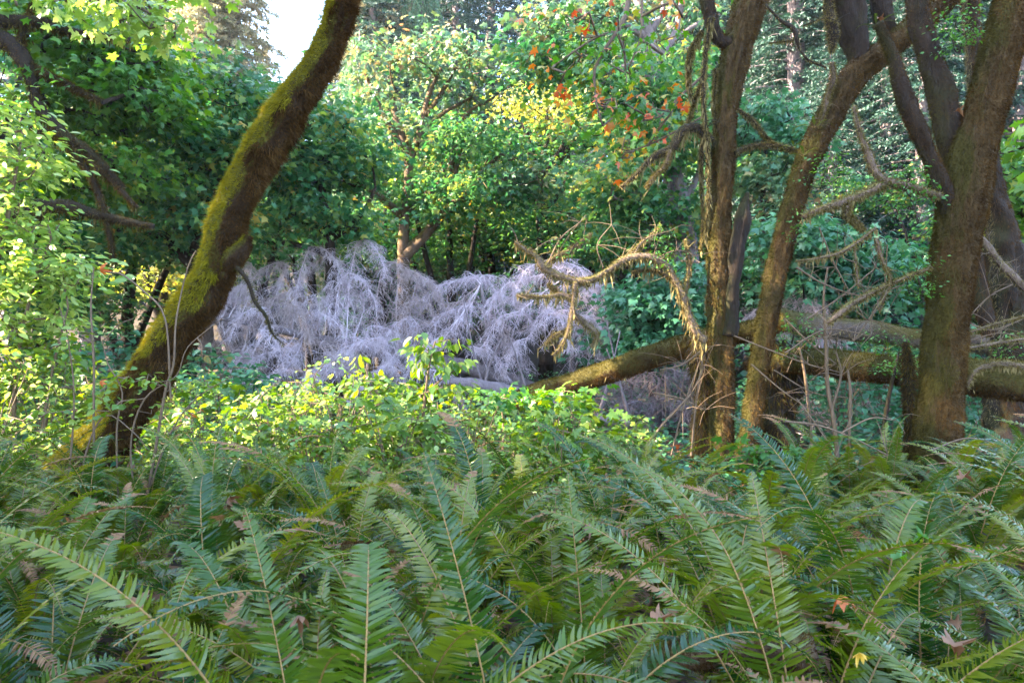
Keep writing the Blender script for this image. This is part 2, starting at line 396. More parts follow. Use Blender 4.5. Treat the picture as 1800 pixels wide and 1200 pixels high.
def make_ground():
    g = np.unique(np.concatenate([np.linspace(-40, 40, 161), np.linspace(-300, -40, 22), np.linspace(40, 300, 22)]))
    h = np.unique(np.concatenate([np.linspace(-12, 45, 115), np.linspace(-300, -12, 22), np.linspace(45, 300, 22)]))
    X, Y = np.meshgrid(g, h); V = np.stack([X, Y, ground_z(X, Y)], -1)
    n, m = X.shape; i = np.arange(n - 1)[:, None] * m + np.arange(m - 1)[None]
    mb = MB(); mb.add(V.reshape(-1, 3), np.stack([i, i + 1, i + m + 1, i + m], -1).reshape(-1, 4))
    tag(mb.build('ground', M['soil']), kind='structure')
make_ground()

# ------------------------------------------------------------------ camera, light
cam = bpy.data.cameras.new('camera'); co = bpy.data.objects.new('camera', cam); C.objects.link(co)
co.location = CAM; co.rotation_euler = (math.radians(90), 0, 0); cam.lens = 24; cam.sensor_width = 36
cam.clip_start = .05; cam.clip_end = 900
cam.dof.use_dof = True; cam.dof.focus_distance = 6.5; cam.dof.aperture_fstop = 8.0
bpy.context.scene.camera = co
SUN = Vector((-.82, -.15, .57)).normalized()
el, az = math.asin(SUN.z), math.atan2(SUN.x, SUN.y)
w = bpy.data.worlds.new('World'); bpy.context.scene.world = w; w.use_nodes = True
nt = w.node_tree; bg = nt.nodes['Background']
sky = nt.nodes.new('ShaderNodeTexSky'); sky.sky_type = 'NISHITA'; sky.sun_disc = False
sky.sun_elevation = el; sky.sun_rotation = az; sky.dust_density = 1.0; sky.ozone_density = 1.2
nt.links.new(sky.outputs[0], bg.inputs[0]); bg.inputs[1].default_value = .15
sl = bpy.data.lights.new('sun', 'SUN'); sl.energy = 4.8; sl.angle = math.radians(.5); sl.color = (1, .87, .66)
so = bpy.data.objects.new('sun', sl); C.objects.link(so); so.rotation_euler = SUN.to_track_quat('Z', 'Y').to_euler()
sc = bpy.context.scene
sc.view_settings.view_transform = 'Standard'; sc.view_settings.look = 'None'; sc.view_settings.gamma = 1
sc.view_settings.exposure = 4.0
sc.cycles.max_bounces = 8; sc.cycles.diffuse_bounces = 4; sc.cycles.transmission_bounces = 4; sc.cycles.glossy_bounces = 3
sc.cycles.use_denoising = True

# ------------------------------------------------------------------ thin morning haze under the trees
def haze():
    x0, x1, y0, y1, z0, z1 = -70, 70, -20, 90, -1.6, 45
    v = np.array([(x, y, z) for z in (z0, z1) for y in (y0, y1) for x in (x0, x1)], float)
    mb = MB(); mb.add(v, np.array([(0, 2, 3, 1), (4, 5, 7, 6), (0, 1, 5, 4), (2, 6, 7, 3), (0, 4, 6, 2), (1, 3, 7, 5)]))
    m = bpy.data.materials.new('haze'); m.use_nodes = True; n = m.node_tree; n.nodes.clear()
    p = n.nodes.new('ShaderNodeVolumePrincipled'); p.inputs['Color'].default_value = (.80, .88, 1, 1); p.inputs['Density'].default_value = HAZE; p.inputs['Anisotropy'].default_value = .25
    o = n.nodes.new('ShaderNodeOutputMaterial'); n.links.new(p.outputs[0], o.inputs['Volume'])
    tag(mb.build('haze', m, smooth=False), kind='stuff')
HAZE = .0004
if HAZE: haze()

# ------------------------------------------------------------------ near trees
def near_tree(name, label, cat, base, group=None): return thing(name, label, cat, base, group)

def mossy_part(parent, name, rows, Y, bark, sides=36, step=.03, amp=.16, nsc=9, seed=1, fz=0, flen=.03, fw=.004, mats=None, choose=None, keep=None, down=.35, stretch=2.5, fname='moss', twigs=None, fringe=None):
    P, R = line(rows, Y); mb = MB()
    surf = mb.tube(P, R, sides, step, amp, nsc, seed, stretch=stretch)
    if twigs: mb.join(twigs)
    o = mb.build(name, bark, parent)
    if fz:
        mf = MB(); fuzz(mf, surf, fz, flen, fw, down, tuple(range(len(mats))), choose, keep)
        if fringe: mf.join(fringe)
        mf.build(fname, mats, o if name != 'trunk' else parent)
    return o, P, R

# 1 leaning mossy trunk
b = at(150, 840, 5.3)
T1 = near_tree('leaning_tree', 'leaning trunk thickly furred with yellow-green and rust moss, rising beside the sunlit shrub', 'tree', (b[0], b[1], 0))
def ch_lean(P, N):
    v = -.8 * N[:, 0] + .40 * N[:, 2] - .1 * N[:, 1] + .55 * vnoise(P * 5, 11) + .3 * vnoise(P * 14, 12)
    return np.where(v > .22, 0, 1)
LEAN = [(70, 940, 124), (130, 840, 95), (180, 780, 82), (225, 715, 74), (258, 665, 71), (298, 600, 67), (348, 533, 66), (386, 467, 61), (400, 400, 57), (418, 350, 57), (444, 300, 59), (500, 205, 63), (568, 100, 48), (603, 5, 47), (622, -60, 46), (640, -160, 44), (650, -330, 38)]
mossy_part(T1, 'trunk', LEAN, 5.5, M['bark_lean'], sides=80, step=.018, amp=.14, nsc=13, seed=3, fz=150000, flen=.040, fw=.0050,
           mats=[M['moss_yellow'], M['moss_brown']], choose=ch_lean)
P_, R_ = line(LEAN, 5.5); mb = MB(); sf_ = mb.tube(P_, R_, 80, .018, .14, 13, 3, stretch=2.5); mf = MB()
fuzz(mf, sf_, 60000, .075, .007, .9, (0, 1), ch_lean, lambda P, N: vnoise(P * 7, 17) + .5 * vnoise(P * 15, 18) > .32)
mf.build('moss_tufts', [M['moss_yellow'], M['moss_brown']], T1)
mossy_part(T1, 'burl', [(384, 478, 24), (402, 460, 42), (420, 445, 34), (431, 430, 22), (436, 414, 9)], 5.46, M['bark_lean'], sides=24, amp=.2, seed=5, fz=6000, flen=.03, fw=.0035, mats=[M['moss_yellow'], M['moss_brown']], choose=ch_lean)
o, P, R = mossy_part(T1, 'twig', [(398, 455, 9, 5.5), (424, 478, 8), (438, 500, 8), (448, 530, 6), (468, 556, 4), (478, 585, 3), (500, 606, 1.5)], 5.4, M['bark_dark'], sides=8, amp=.4, seed=6, fz=900, flen=.03, fw=.005, mats=[M['moss_olive']])
mb = MB(); drape(mb, P, R, 90, .03, .10, .008); mb.build('moss_fronds', [M['moss_pale']], o)
mossy_part(T1, 'limb', [(640, -160, 34), (560, -260, 26), (450, -330, 18)], 5.5, M['bark_dark'], sides=12, seed=7)

# 2 double trunk with broken snag and hanging mossy branches
b = at(1275, 830, 7)
T2 = near_tree('mossy_tree', 'upright brown trunk with a broken stub and shaggy moss strands hanging down one side', 'tree', (b[0], b[1], 0))
br = [M['moss_shade'], M['moss_shade_brown']]
def ch_r(P, N): return np.where(-.8 * N[:, 0] + .7 * vnoise(P * 4, 21) - .12 * (P[:, 2] - 1.5) > .3, 0, 1)
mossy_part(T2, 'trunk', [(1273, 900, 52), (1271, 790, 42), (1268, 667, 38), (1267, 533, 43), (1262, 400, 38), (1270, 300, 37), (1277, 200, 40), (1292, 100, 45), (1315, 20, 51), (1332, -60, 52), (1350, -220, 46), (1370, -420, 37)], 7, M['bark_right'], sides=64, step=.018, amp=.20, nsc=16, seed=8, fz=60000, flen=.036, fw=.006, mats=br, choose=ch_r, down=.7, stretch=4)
mossy_part(T2, 'stub', [(1280, 590, 26), (1286, 520, 28), (1295, 440, 28), (1306, 375, 24), (1314, 338, 6)], 6.92, M['bark_dark'], sides=22, amp=.35, nsc=14, seed=9, fz=5000, flen=.02, fw=.003, mats=br, choose=ch_r, down=.6, stretch=5)
mossy_part(T2, 'limb', [(1300, 70, 20), (1268, 72, 20), (1248, 30, 22), (1232, -60, 22)], 6.95, M['bark_dark'], sides=18, amp=.3, seed=10, fz=5000, flen=.03, fw=.004, mats=br, choose=ch_r, down=.8)
def branch(parent, rows, Y, seed, dens=70, lo=.03, hi=.16, bark='bark_mid', fz=0, name='branch', sides=10):
    Pt, Rt = spline(*line(rows, Y), .02); tw = MB(); r_ = np.random.default_rng(seed)
    arc = np.linalg.norm(np.diff(Pt, axis=0), axis=1).sum()
    for k in range(int(arc * 9) + 2):
        q = Pt[r_.integers(len(Pt) // 4, len(Pt))]; d = nrm(r_.normal(0, 1, 3) + [0, -.2, .1]); l = r_.uniform(.06, .30)
        e = nrm(d + r_.normal(0, .5, 3)); m_ = q + d * l * .5; z_ = m_ + e * l * .5
        tw.tube(np.array([q, m_, z_]), np.array([.0045, .003, .001]), 4, .04, cap=False)
        f_ = m_ + nrm(d + r_.normal(0, .8, 3)) * l * .4; tw.tube(np.array([m_, f_]), np.array([.0025, .0008]), 4, None, cap=False)
    md = MB()
    if dens: drape(md, Pt, Rt, dens * 1.6, lo, hi, .017, seed=seed)
    o, P, R = mossy_part(parent, name, rows, Y, M[bark], sides=sides, step=.03, amp=.28, nsc=16, seed=seed, fz=fz or 2500, flen=.034, fw=.006, mats=[M['moss_pale'], M['moss_olive']],
                         choose=lambda P, N: (RNG.random(len(P)) > .6).astype(int), down=.6, twigs=tw, fringe=md if dens else None)
    return o
branch(T2, [(1250, 250, 16), (1228, 226, 16), (1200, 230, 16), (1180, 262, 16), (1150, 276, 12), (1120, 305, 8), (1092, 330, 5)], 6.9, 30, 60, .04, .2, 'bark_dark')
branch(T2, [(1178, 264, 9), (1170, 290, 8), (1150, 310, 6), (1135, 330, 4)], 6.85, 31, 60, .03, .12)
branch(T2, [(1292, 270, 9), (1320, 258, 9), (1360, 256, 8), (1402, 266, 6), (1410, 262, 3)], 6.9, 32, 50, .02, .08, 'bark_dark')
branch(T2, [(1297, 192, 6), (1325, 215, 6), (1345, 240, 5), (1365, 258, 4)], 6.9, 33, 14, .02, .05, 'bark_dark')
for k, rows in enumerate([[(1250, 30, 14), (1240, 100, 15), (1236, 170, 13), (1243, 250, 9), (1246, 330, 6), (1240, 420, 4)],
                          [(1235, 55, 10), (1215, 90, 12), (1210, 140, 9), (1214, 170, 5)],
                          [(1240, 130, 9), (1222, 175, 8), (1210, 215, 6), (1200, 240, 3)],
                          [(1258, 120, 8), (1256, 190, 8), (1262, 240, 6), (1270, 270, 4)],
                          [(1236, 220, 7), (1232, 300, 7), (1236, 380, 5), (1232, 440, 3)]]):
    branch(T2, [(x_, y_, w_ * .55) for x_, y_, w_ in rows], 6.8 + .05 * k, 40 + k, 170, .04, .20, 'bark_dark', fz=5000, name='hanging_liana', sides=8)
# the long gnarled branch that arches out over the dead conifer
branch(T2, [(1238, 600, 14), (1222, 580, 13), (1203, 528, 12), (1186, 492, 11), (1172, 468, 11), (1140, 452, 13), (1100, 455, 14), (1068, 476, 12), (1030, 494, 13), (990, 488, 11), (955, 470, 12), (945, 452, 9), (925, 440, 8), (905, 425, 4)], 6.7, 50, 120, .04, .22, fz=7000, name='gnarled_branch')
for k, rows in enumerate([[(1012, 494, 10), (1006, 545, 8), (998, 585, 8), (984, 612, 6), (972, 624, 5)], [(1006, 524, 8), (985, 518, 8), (950, 522, 5), (908, 519, 5)],
                          [(1008, 552, 9), (1030, 570, 9), (1050, 588, 7), (1040, 610, 4)], [(988, 520, 6), (975, 508, 6), (962, 498, 3)],
                          [(1000, 580, 7), (975, 590, 6), (958, 605, 4)], [(955, 470, 7), (975, 452, 6), (1000, 440, 4), (1040, 410, 3)], [(1100, 455, 6), (1130, 425, 5), (1160, 400, 3)],
                          [(1186, 492, 7), (1150, 474, 6), (1110, 478, 3)], [(1200, 525, 8), (1212, 470, 6), (1205, 420, 4)]]):
    branch(T2, rows, 6.68 + .03 * k, 60 + k, 130, .03, .17, fz=1600, sides=8)

# 3 slanting trunk with fork
b = at(1325, 830, 6.6)
T3 = near_tree('slanting_tree', 'slender dark trunk slanting up between two upright trunks and forking near the top', 'tree', (b[0], b[1], 0))
mossy_part(T3, 'trunk', [(1306, 900, 41), (1316, 780, 34), (1332, 667, 32), (1341, 600, 32), (1353, 533, 35), (1380, 410, 34), (1396, 350, 34), (1425, 267, 37), (1462, 195, 40), (1504, 130, 43), (1572, 74, 41), (1642, 18, 40), (1700, -46, 38), (1790, -180, 32)], 6.6, M['bark_right'], sides=60, step=.018, amp=.18, nsc=16, seed=12, fz=56000, flen=.036, fw=.006, mats=br, choose=ch_r, down=.7, stretch=4)
mossy_part(T3, 'limb', [(1512, 130, 26), (1506, 80, 40), (1494, 20, 48), (1478, -60, 50), (1450, -220, 40)], 6.62, M['bark_dark'], sides=26, amp=.25, seed=13, fz=9000, flen=.022, fw=.0035, mats=br, choose=ch_r, down=.7)
mossy_part(T3, 'limb', [(1572, 70, 22), (1552, 25, 34), (1545, -40, 40)], 6.7, M['bark_dark'], sides=18, amp=.25, seed=14, fz=4000, flen=.022, fw=.0035, mats=br, choose=ch_r, down=.7)
branch(T3, [(1452, -40, 16), (1458, 20, 16), (1464, 60, 19), (1462, 92, 7)], 6.5, 70, 40, .02, .08, 'bark_dark', name='dead_branch')
branch(T3, [(1462, 110, 6), (1465, 135, 8), (1456, 165, 10), (1448, 200, 6), (1440, 225, 3)], 6.5, 71, 70, .02, .07)
for k, rows in enumerate([[(1345, 8, 4), (1372, 36, 5), (1395, 52, 8), (1402, 78, 5), (1420, 105, 4), (1452, 119, 3)], [(1352, 76, 2), (1395, 72, 3)], [(1412, 46, 2), (1450, 32, 3), (1476, 40, 3)]]):
    branch(T3, rows, 6.4, 75 + k, 0, bark='bark_dark', fz=300, name='twig', sides=6)

# 4 thick right tree with two extra stems
b = at(1645, 850, 5.6)
T4 = near_tree('thick_tree', 'stoutest trunk, furry brown bark with a yellow-green mossy flank, splitting into stems', 'tree', (b[0], b[1], 0))
mossy_part(T4, 'trunk', [(1640, 960, 86), (1643, 860, 75), (1647, 790, 71), (1651, 733, 70), (1656, 667, 68), (1661, 600, 69), (1668, 533, 69), (1676, 467, 69), (1686, 390, 73), (1698, 320, 73), (1722, 230, 66), (1750, 130, 63), (1780, 20, 61), (1808, -70, 61), (1860, -260, 53)], 5.6, M['bark_right'], sides=96, step=.015, amp=.10, nsc=15, seed=16, fz=120000, flen=.032, fw=.0055, mats=br, choose=ch_r, down=.8, stretch=4)
mossy_part(T4, 'stem', [(1692, 330, 31), (1674, 270, 39), (1658, 200, 41), (1642, 120, 39), (1622, 40, 36), (1612, -40, 36), (1600, -200, 34)], 5.75, M['bark_dark'], sides=30, amp=.3, nsc=10, seed=17, fz=22000, flen=.028, fw=.0035, mats=br, choose=ch_r, down=.7, stretch=4)
mossy_part(T4, 'stem', [(1674, 390, 22), (1652, 320, 31), (1630, 265, 30), (1604, 205, 26), (1582, 150, 25), (1568, 95, 20), (1545, 40, 15)], 5.55, M['bark_dark'], sides=26, amp=.25, nsc=11, seed=18, fz=16000, flen=.028, fw=.0035, mats=br, choose=ch_r, down=.7, stretch=4)
branch(T4, [(1655, 345, 12), (1612, 332, 12), (1572, 322, 12), (1540, 305, 13), (1526, 270, 12), (1512, 235, 7), (1500, 185, 4)], 5.5, 80, 50, .02, .07, fz=3000)
branch(T4, [(1600, 330, 10), (1560, 322, 12), (1520, 340, 14), (1480, 356, 15), (1440, 368, 12), (1412, 382, 9)], 5.5, 81, 110, .03, .10, fz=3500)
branch(T4, [(1492, 356, 9), (1488, 375, 10), (1502, 390, 9), (1518, 405, 4)], 5.5, 82, 90, .02, .07)
branch(T4, [(1638, 470, 6), (1590, 488, 6), (1560, 500, 6), (1530, 515, 9), (1500, 532, 11), (1470, 556, 10), (1455, 568, 7)], 5.5, 83, 60, .02, .08)
branch(T4, [(1540, 400, 5), (1500, 430, 6), (1470, 446, 6), (1430, 455, 4), (1400, 458, 3)], 5.5, 84, 110, .02, .10, fz=900)
branch(T4, [(1540, 418, 7), (1550, 455, 6), (1565, 490, 6), (1555, 520, 5), (1546, 545, 3)], 5.5, 85, 80, .02, .09, fz=900)
branch(T4, [(1502, 430, 3), (1505, 470, 3), (1510, 505, 4)], 5.5, 86, 80, .02, .06, fz=400)
for k, rows in enumerate([[(1700, 385, 12), (1740, 440, 13), (1775, 480, 12), (1830, 530, 12)], [(1698, 612, 5), (1740, 605, 6), (1790, 597, 5), (1830, 594, 4)], [(1690, 590, 4), (1740, 572, 4), (1810, 552, 3)]]):
    branch(T4, rows, 5.7 + .1 * k, 90 + k, 20, .02, .06, fz=900)
branch(T4, [(1700, 680, 7), (1712, 655, 7), (1740, 640, 8), (1775, 640, 12), (1830, 650, 12)], 5.5, 94, 200, .03, .13, fz=2500)

# 5 shaggy trunk behind, and the stumps the logs rest on
b = at(1770, 840, 7.5)
T5 = near_tree('shaggy_tree', 'shaggy dark trunk with loose hanging bark behind the stoutest trunk, beyond the fallen log', 'tree', (b[0], b[1], 0))
mossy_part(T5, 'trunk', [(1762, 900, 100), (1762, 800, 84), (1765, 740, 62), (1768, 680, 56), (1772, 600, 50), (1770, 520, 56), (1760, 430, 52), (1748, 350, 40), (1735, 260, 34), (1715, 120, 30), (1700, -60, 26)], 7.5, M['bark_dark'], sides=34, amp=.34, seed=22, fz=24000, flen=.05, fw=.005, mats=[M['moss_brown'], M['moss_pale']], choose=lambda P, N: (N[:, 0] < -.75).astype(int), down=1.1, stretch=3)
mossy_part(T5, 'stem', [(1740, 590, 26), (1728, 540, 24), (1722, 480, 18), (1716, 420, 10)], 7.4, M['bark_dark'], sides=18, amp=.3, seed=23, fz=4000, flen=.04, fw=.004, mats=[M['moss_brown']], down=1)
def shaggy(name, label, cat, rows, Y, seed, n=9000, flen=.07):
    b = at(rows[0][0], rows[0][1], Y); t = thing(name, label, cat, (b[0], b[1], 0))
    mossy_part(t, 'trunk', rows, Y, M['bark_dark'], sides=26, amp=.4, nsc=8, seed=seed, fz=n, flen=flen, fw=.006, mats=[M['moss_brown'], M['moss_olive'], M['bark_dark']], choose=lambda P, N: RNG.integers(0, 3, len(P)), down=1.2, fname='hanging_debris')
    return t
shaggy('dark_stump', 'dark rotten stump carrying the log ends just behind the slanting trunk', 'stump', [(1372, 860, 84), (1368, 760, 62), (1364, 690, 66), (1362, 640, 78), (1355, 600, 56)], 7.6, 25, 14000)
shaggy('dark_stump', 'ragged dark debris-hung stump beneath the sloping log beside the upright trunk', 'stump', [(1240, 860, 40), (1238, 760, 30), (1236, 690, 30), (1232, 630, 46), (1232, 590, 34)], 7.4, 26, 10000, .09)
shaggy('dark_stump', 'narrow leaf-draped stump pressed against the foot of the stoutest trunk', 'stump', [(1606, 860, 30), (1602, 780, 24), (1598, 700, 20), (1596, 640, 14), (1592, 600, 4)], 6.2, 27, 8000, .05)

# ------------------------------------------------------------------ fallen logs
def log(label, rows, seed, mat='log', fz=0, mats=None, ch=None, dr=0, sides=34, name='fallen_log'):
    P, R = line(rows, 8); mb = MB(); surf = mb.tube(P, R, sides, .04, .13, 7, seed, stretch=2.5)
    mid = P[len(P) // 2]; t = thing(name, label, 'log', (mid[0], mid[1], mid[2] - R.max()))
    mb.build('trunk', M[mat], t)
    if fz:
        mf = MB(); fuzz(mf, surf, fz, .035, .005, .2, tuple(range(len(mats))), ch); mf.build('moss', mats, t)
    if dr:
        md = MB(); drape(md, P, R * 1.3, dr, .03, .16, .01, seed=seed); md.build('moss_fronds', [M['moss_pale']], t)
    return t
up = lambda P, N: np.where(N[:, 2] + .6 * vnoise(P * 4, 31) > .1, 0, 1)
log('sloping fallen log padded with olive moss, rising behind the yellow shrubs to the upright trunk', [(830, 738, 26, 9.3), (930, 695, 33, 9.2), (1010, 672, 36, 9), (1080, 650, 37, 8.8), (1160, 622, 38, 8.4), (1235, 600, 36, 8), (1310, 584, 32, 7.6), (1380, 566, 26, 7.4)], 31, fz=60000, mats=[M['moss_olive'], M['moss_brown']], ch=up, dr=40)
log('upper fallen log of bare grey-brown wood with mossy top, spanning behind both right trunks', [(1350, 545, 26, 8.6), (1392, 566, 38, 8.4), (1450, 575, 40, 8.3), (1520, 582, 38, 8.2), (1590, 592, 34, 8.1), (1680, 600, 32, 8), (1800, 612, 30, 8)], 33, mat='log_bare', fz=9000, mats=[M['moss_olive'], M['moss_pale']], ch=up)
log('heavy lower fallen log hung with pale moss, passing behind the stoutest trunk at waist height', [(1330, 640, 34, 7.5), (1420, 634, 42, 7.3), (1500, 643, 47, 7.1), (1600, 652, 52, 6.8), (1700, 663, 58, 6.5), (1800, 672, 64, 6.3), (1900, 682, 66, 6.2)], 35, fz=42000, mats=[M['moss_olive'], M['moss_brown']], ch=up, dr=50)

# ------------------------------------------------------------------ fallen dead conifer
def bough(mb, base, apex, out, L, rng, mat=0):
    out = nrm(np.array([out[0], out[1], 0.0])); side = np.array([-out[1], out[0], 0])
    tip = apex + out * L * .55 + np.array([0, 0, -L * .5])
    m0 = base * .45 + apex * .55 + np.array([0, 0, .10]) - out * .12
    P, R = spline(np.array([base, m0, apex, apex + out * L * .32 - [0, 0, L * .12], tip]), np.array([.014, .010, .008, .006, .0025]), .05)
    mb.tube(P, R, 5, mat=mat, cap=False)
    n = len(P); S, E, Wd = [], [], []
    for i in range(int(n * .18), n):
        s = i / n
        for sg in (-1, 1):
            for rep in (0, 1):
                if rng.random() < .2: continue
                l = (.60 * (1 - s * .7)) * rng.uniform(.2, 1.3)
                d = nrm(side * sg * rng.uniform(.2, 1.2) + out * rng.uniform(-.7, 1.1) + np.array([0, 0, rng.uniform(-.5, .6)]))
                k = 5; q = np.linspace(0, 1, k)[:, None]
                c = P[i] + d * l * q + np.array([0, 0, -1.0]) * l * rng.uniform(.25, .9) * q ** 2
                mb.tube(c, np.linspace(.0048, .0018, k), 3, mat=mat, cap=False)
                nt_ = rng.integers(9, 17); u = rng.uniform(.15, 1, nt_); ii = np.minimum((u * (k - 1)).astype(int), k - 2); f = (u * (k - 1) - ii)[:, None]
                S.append(c[ii] * (1 - f) + c[ii + 1] * f)
    S = np.vstack(S); m = len(S)
    d = nrm(np.array([0, 0, -.8]) + out * .25 + rng.normal(0, .5, (m, 3)))
    mb.scatter(SLIVER, S, d, nrm(rng.normal(0, 1, (m, 3))), rng.uniform(.04, .22, m), mat, W=rng.uniform(.003, .0068, m))

def dead_conifer(label, trunk, apexes, seed, Y, mat='dead', cat='dead tree'):
    rng = np.random.default_rng(seed)
    P, R = line(trunk, Y); b = P[0]
    t = thing('fallen_conifer', label, cat, (b[0], b[1], 0), 'fallen dead conifers')
    mb = MB(); mb.tube(P, R, 16, .08, .12, 8, seed); mb.build('trunk', M['bark_purple'], t)
    Ps, _ = spline(P, R, .1)
    for (px, py, y, sx, L) in apexes:
        a = at(px, py, y); cand = Ps + [0, 0, 0]
        k = np.argmin(np.linalg.norm((cand - a) * [1, 1, .3], axis=1)); base = cand[k]
        if np.linalg.norm(base - a) > 2.2: base = a + nrm(base - a) * 2.2
        mb = MB(); bough(mb, base, a, (sx, -.55 + .5 * rng.random()), L, rng)
        mb.build('bough', M['dead_brown' if mat == 'dead' and rng.random() < .22 else mat], t)
    return t
rg = np.random.default_rng(5)
ap = [(395, 505, 14, -1, 1.3), (440, 462, 14, -1, 1.5), (500, 462, 14.3, -.7, 1.5), (548, 436, 14, .6, 1.7), (590, 452, 14.4, -.5, 1.5), (632, 424, 14, .5, 1.6), (680, 462, 13.8, .8, 1.5), (712, 478, 13.5, 1, 1.4), (738, 490, 14, 1, .9)]
for row, (y0, Yr) in enumerate([(505, 13.6), (550, 13.0), (600, 12.5), (650, 12)]):
    for k in range(7):
        px = 385 + 54 * k + rg.uniform(-22, 22) + row * 6
        ap.append((px, y0 + rg.uniform(-26, 26) + (30 if px < 430 else 0), Yr + rg.uniform(-.3, .3), rg.choice([-1, -.4, .5, 1]), rg.uniform(.8, 1.5)))
dead_conifer('largest mound of drooping grey-lilac dead conifer boughs right of the leaning trunk', [(985, 705, 26), (900, 670, 28), (800, 640, 26), (700, 625, 22), (580, 600, 18), (470, 575, 12), (390, 560, 6)], ap, 51, 13)
ap = [(800, 495, 13.6, -1, 1.2), (838, 488, 13.6, .4, 1.3), (862, 485, 13.4, 1, 1.2), (880, 520, 13.2, 1, 1.1), (812, 540, 13.2, -.6, 1.3), (850, 550, 13, .5, 1.3), (790, 590, 12.8, -.8, 1.1), (836, 610, 12.6, .4, 1.1), (770, 560, 13.2, -1, 1.2), (760, 620, 12.6, -.6, 1.0), (880, 600, 13, 1, 1)]
dead_conifer('smaller middle clump of grey-lilac dead boughs above the purple-grey log', [(860, 690, 14), (853, 640, 12), (858, 580, 10), (850, 530, 7), (845, 500, 4)], ap, 52, 13)
ap = [(918, 492, 13, -1, 1.3), (950, 464, 13.2, -.4, 1.4), (985, 460, 13, .5, 1.4), (1020, 492, 13, .6, 1.4), (1050, 502, 13, 1, 1.3), (1072, 525, 12.8, 1, 1.5), (915, 545, 12.6, -.8, 1.3), (960, 545, 12.6, .3, 1.4), (1005, 550, 12.4, .4, 1.3), (1048, 560, 12.5, .7, 1.4), (930, 590, 12.6, -.5, 1.1), (1075, 590, 12.5, .9, 1.2), (1030, 605, 12.4, .4, 1.1)]
dead_conifer('weeping clump of dead grey boughs directly behind the gnarled mossy branch', [(1010, 700, 14), (1006, 640, 12), (1000, 580, 10), (995, 530, 8), (990, 490, 4)], ap, 53, 12.8)
ap = [(1100, 668, 10.6, -1, .9), (1140, 655, 10.6, -.5, 1.0), (1175, 650, 10.4, .5, 1.0), (1210, 660, 10.4, 1, 1.0), (1120, 705, 10.2, -.6, .9), (1170, 700, 10.2, .5, .9), (1210, 715, 10.1, .8, .9)]
dead_conifer('low tangle of dead twiggy boughs underneath the sloping mossy log', [(1040, 745, 22), (1120, 755, 18), (1190, 745, 12), (1230, 730, 6)], ap, 54, 10.6, 'bark_purple')
ap = [(1345, 545, 11.5, -.6, 1.0), (1395, 520, 11.5, -.5, 1.0), (1440, 535, 11.6, .5, 1.0), (1480, 560, 11.4, .6, .9), (1380, 690, 9.8, -.6, .9), (1420, 720, 9.6, .5, .9), (1460, 735, 9.6, .4, .8), (1400, 760, 9.4, .5, .8), (1510, 700, 9.8, .5, .8)]
dead_conifer('sparse dead grey boughs tangled beyond the slanting trunk and the fallen logs', [(1330, 760, 18), (1400, 720, 16), (1440, 640, 12), (1440, 560, 6)], ap, 55, 10.6, 'dead_brown')
def plain_log(label, rows, Y, mat='bark_purple', seed=3):
    P, R = line(rows, Y); t = thing('fallen_log', label, 'log', tuple(P[len(P) // 2] - [0, 0, R.max()]))
    mb = MB(); mb.tube(P, R, 18, .06, .14, 8, seed); mb.build('trunk', M[mat], t)
    for k in range(4):
        i = 1 + k % (len(P) - 1); mb = MB(); q = P[i]
        mb.tube(np.array([q, q + [.15 * (-1) ** k, 0, .5], q + [.35 * (-1) ** k, .1, .9 + .2 * k]]), np.array([.03, .02, .008]), 6, .1, .1, 9, k)
        mb.build('dead_branch', M['bark_purple'], t)
plain_log('purple-grey bare log with snags lying at the foot of the dead boughs', [(790, 672, 20), (850, 680, 26), (930, 700, 28), (1010, 725, 26)], 11.8, seed=4)
plain_log('short pale dead log low among shrubs below the sloping mossy log', [(1010, 728, 14), (1050, 738, 18), (1110, 745, 16)], 10, seed=6)

# ------------------------------------------------------------------ maples
def maple(label, Y, skel, crowns, mats=('maple',), leaf=.152, per=27, R=.36, bark='bark_mid', seed=1, tpl=MAPLE, group='maples beyond the clearing', name='maple_tree', cat='tree', drp=None, r_tip=.007, rmax=.07, moss=None, furry=0, back=0, flat=.36, droop=.6, tilt=.62):
    rng = np.random.default_rng(seed); sk = []; mb = MB(); surfs = []; fuz = []
    for rows in skel:
        P, Rr = line(rows, Y); surfs.append((P, Rr)); sf = mb.tube(P, Rr, 14, .12, .2, 7, seed, stretch=2); fuz.append(sf); sk.append(spline(P, Rr, .25)[0])
    b = sk[0][0]; t = thing(name, label, cat, (b[0], b[1], float(ground_z(b[0], b[1]))), group)
    mc = MB()
    for q, (px, py, rx, ry, rd, n, mi) in enumerate(crowns):
        c = at(px, py, Y + back); T = ell((*c, rx / F_PX * Y, rd, ry / F_PX * Y), n, rng)
        T = T[T[:, 2] > .25]
        if not len(T): continue
        E, _ = grow(mb, sk, T, r_tip, .3, seed=seed + q, rmax=rmax, lift=.15)
        leaves(mc, E, per, R, leaf, tpl, mi, flat, droop, seed + q * 7, tilt)
    mb.build('trunk', M[bark], t); 
    if mc.V: mc.build('crown', [M[m] for m in mats], t)
    if furry:
        mf = MB()
        for sf in fuz: fuzz(mf, sf, furry, .05, .009, .7, (0, 1), lambda P, N: (RNG.random(len(P)) > .5).astype(int))
        mf.build('moss', [M['moss_olive'], M['moss_brown']], t)
    if drp:
        md = MB()
        for P, Rr in surfs: drape(md, P, Rr, drp, .05, .28, .02, seed=seed)
        md.build('moss_fronds', [M['moss_pale' if moss is None else moss]], t)
    return t
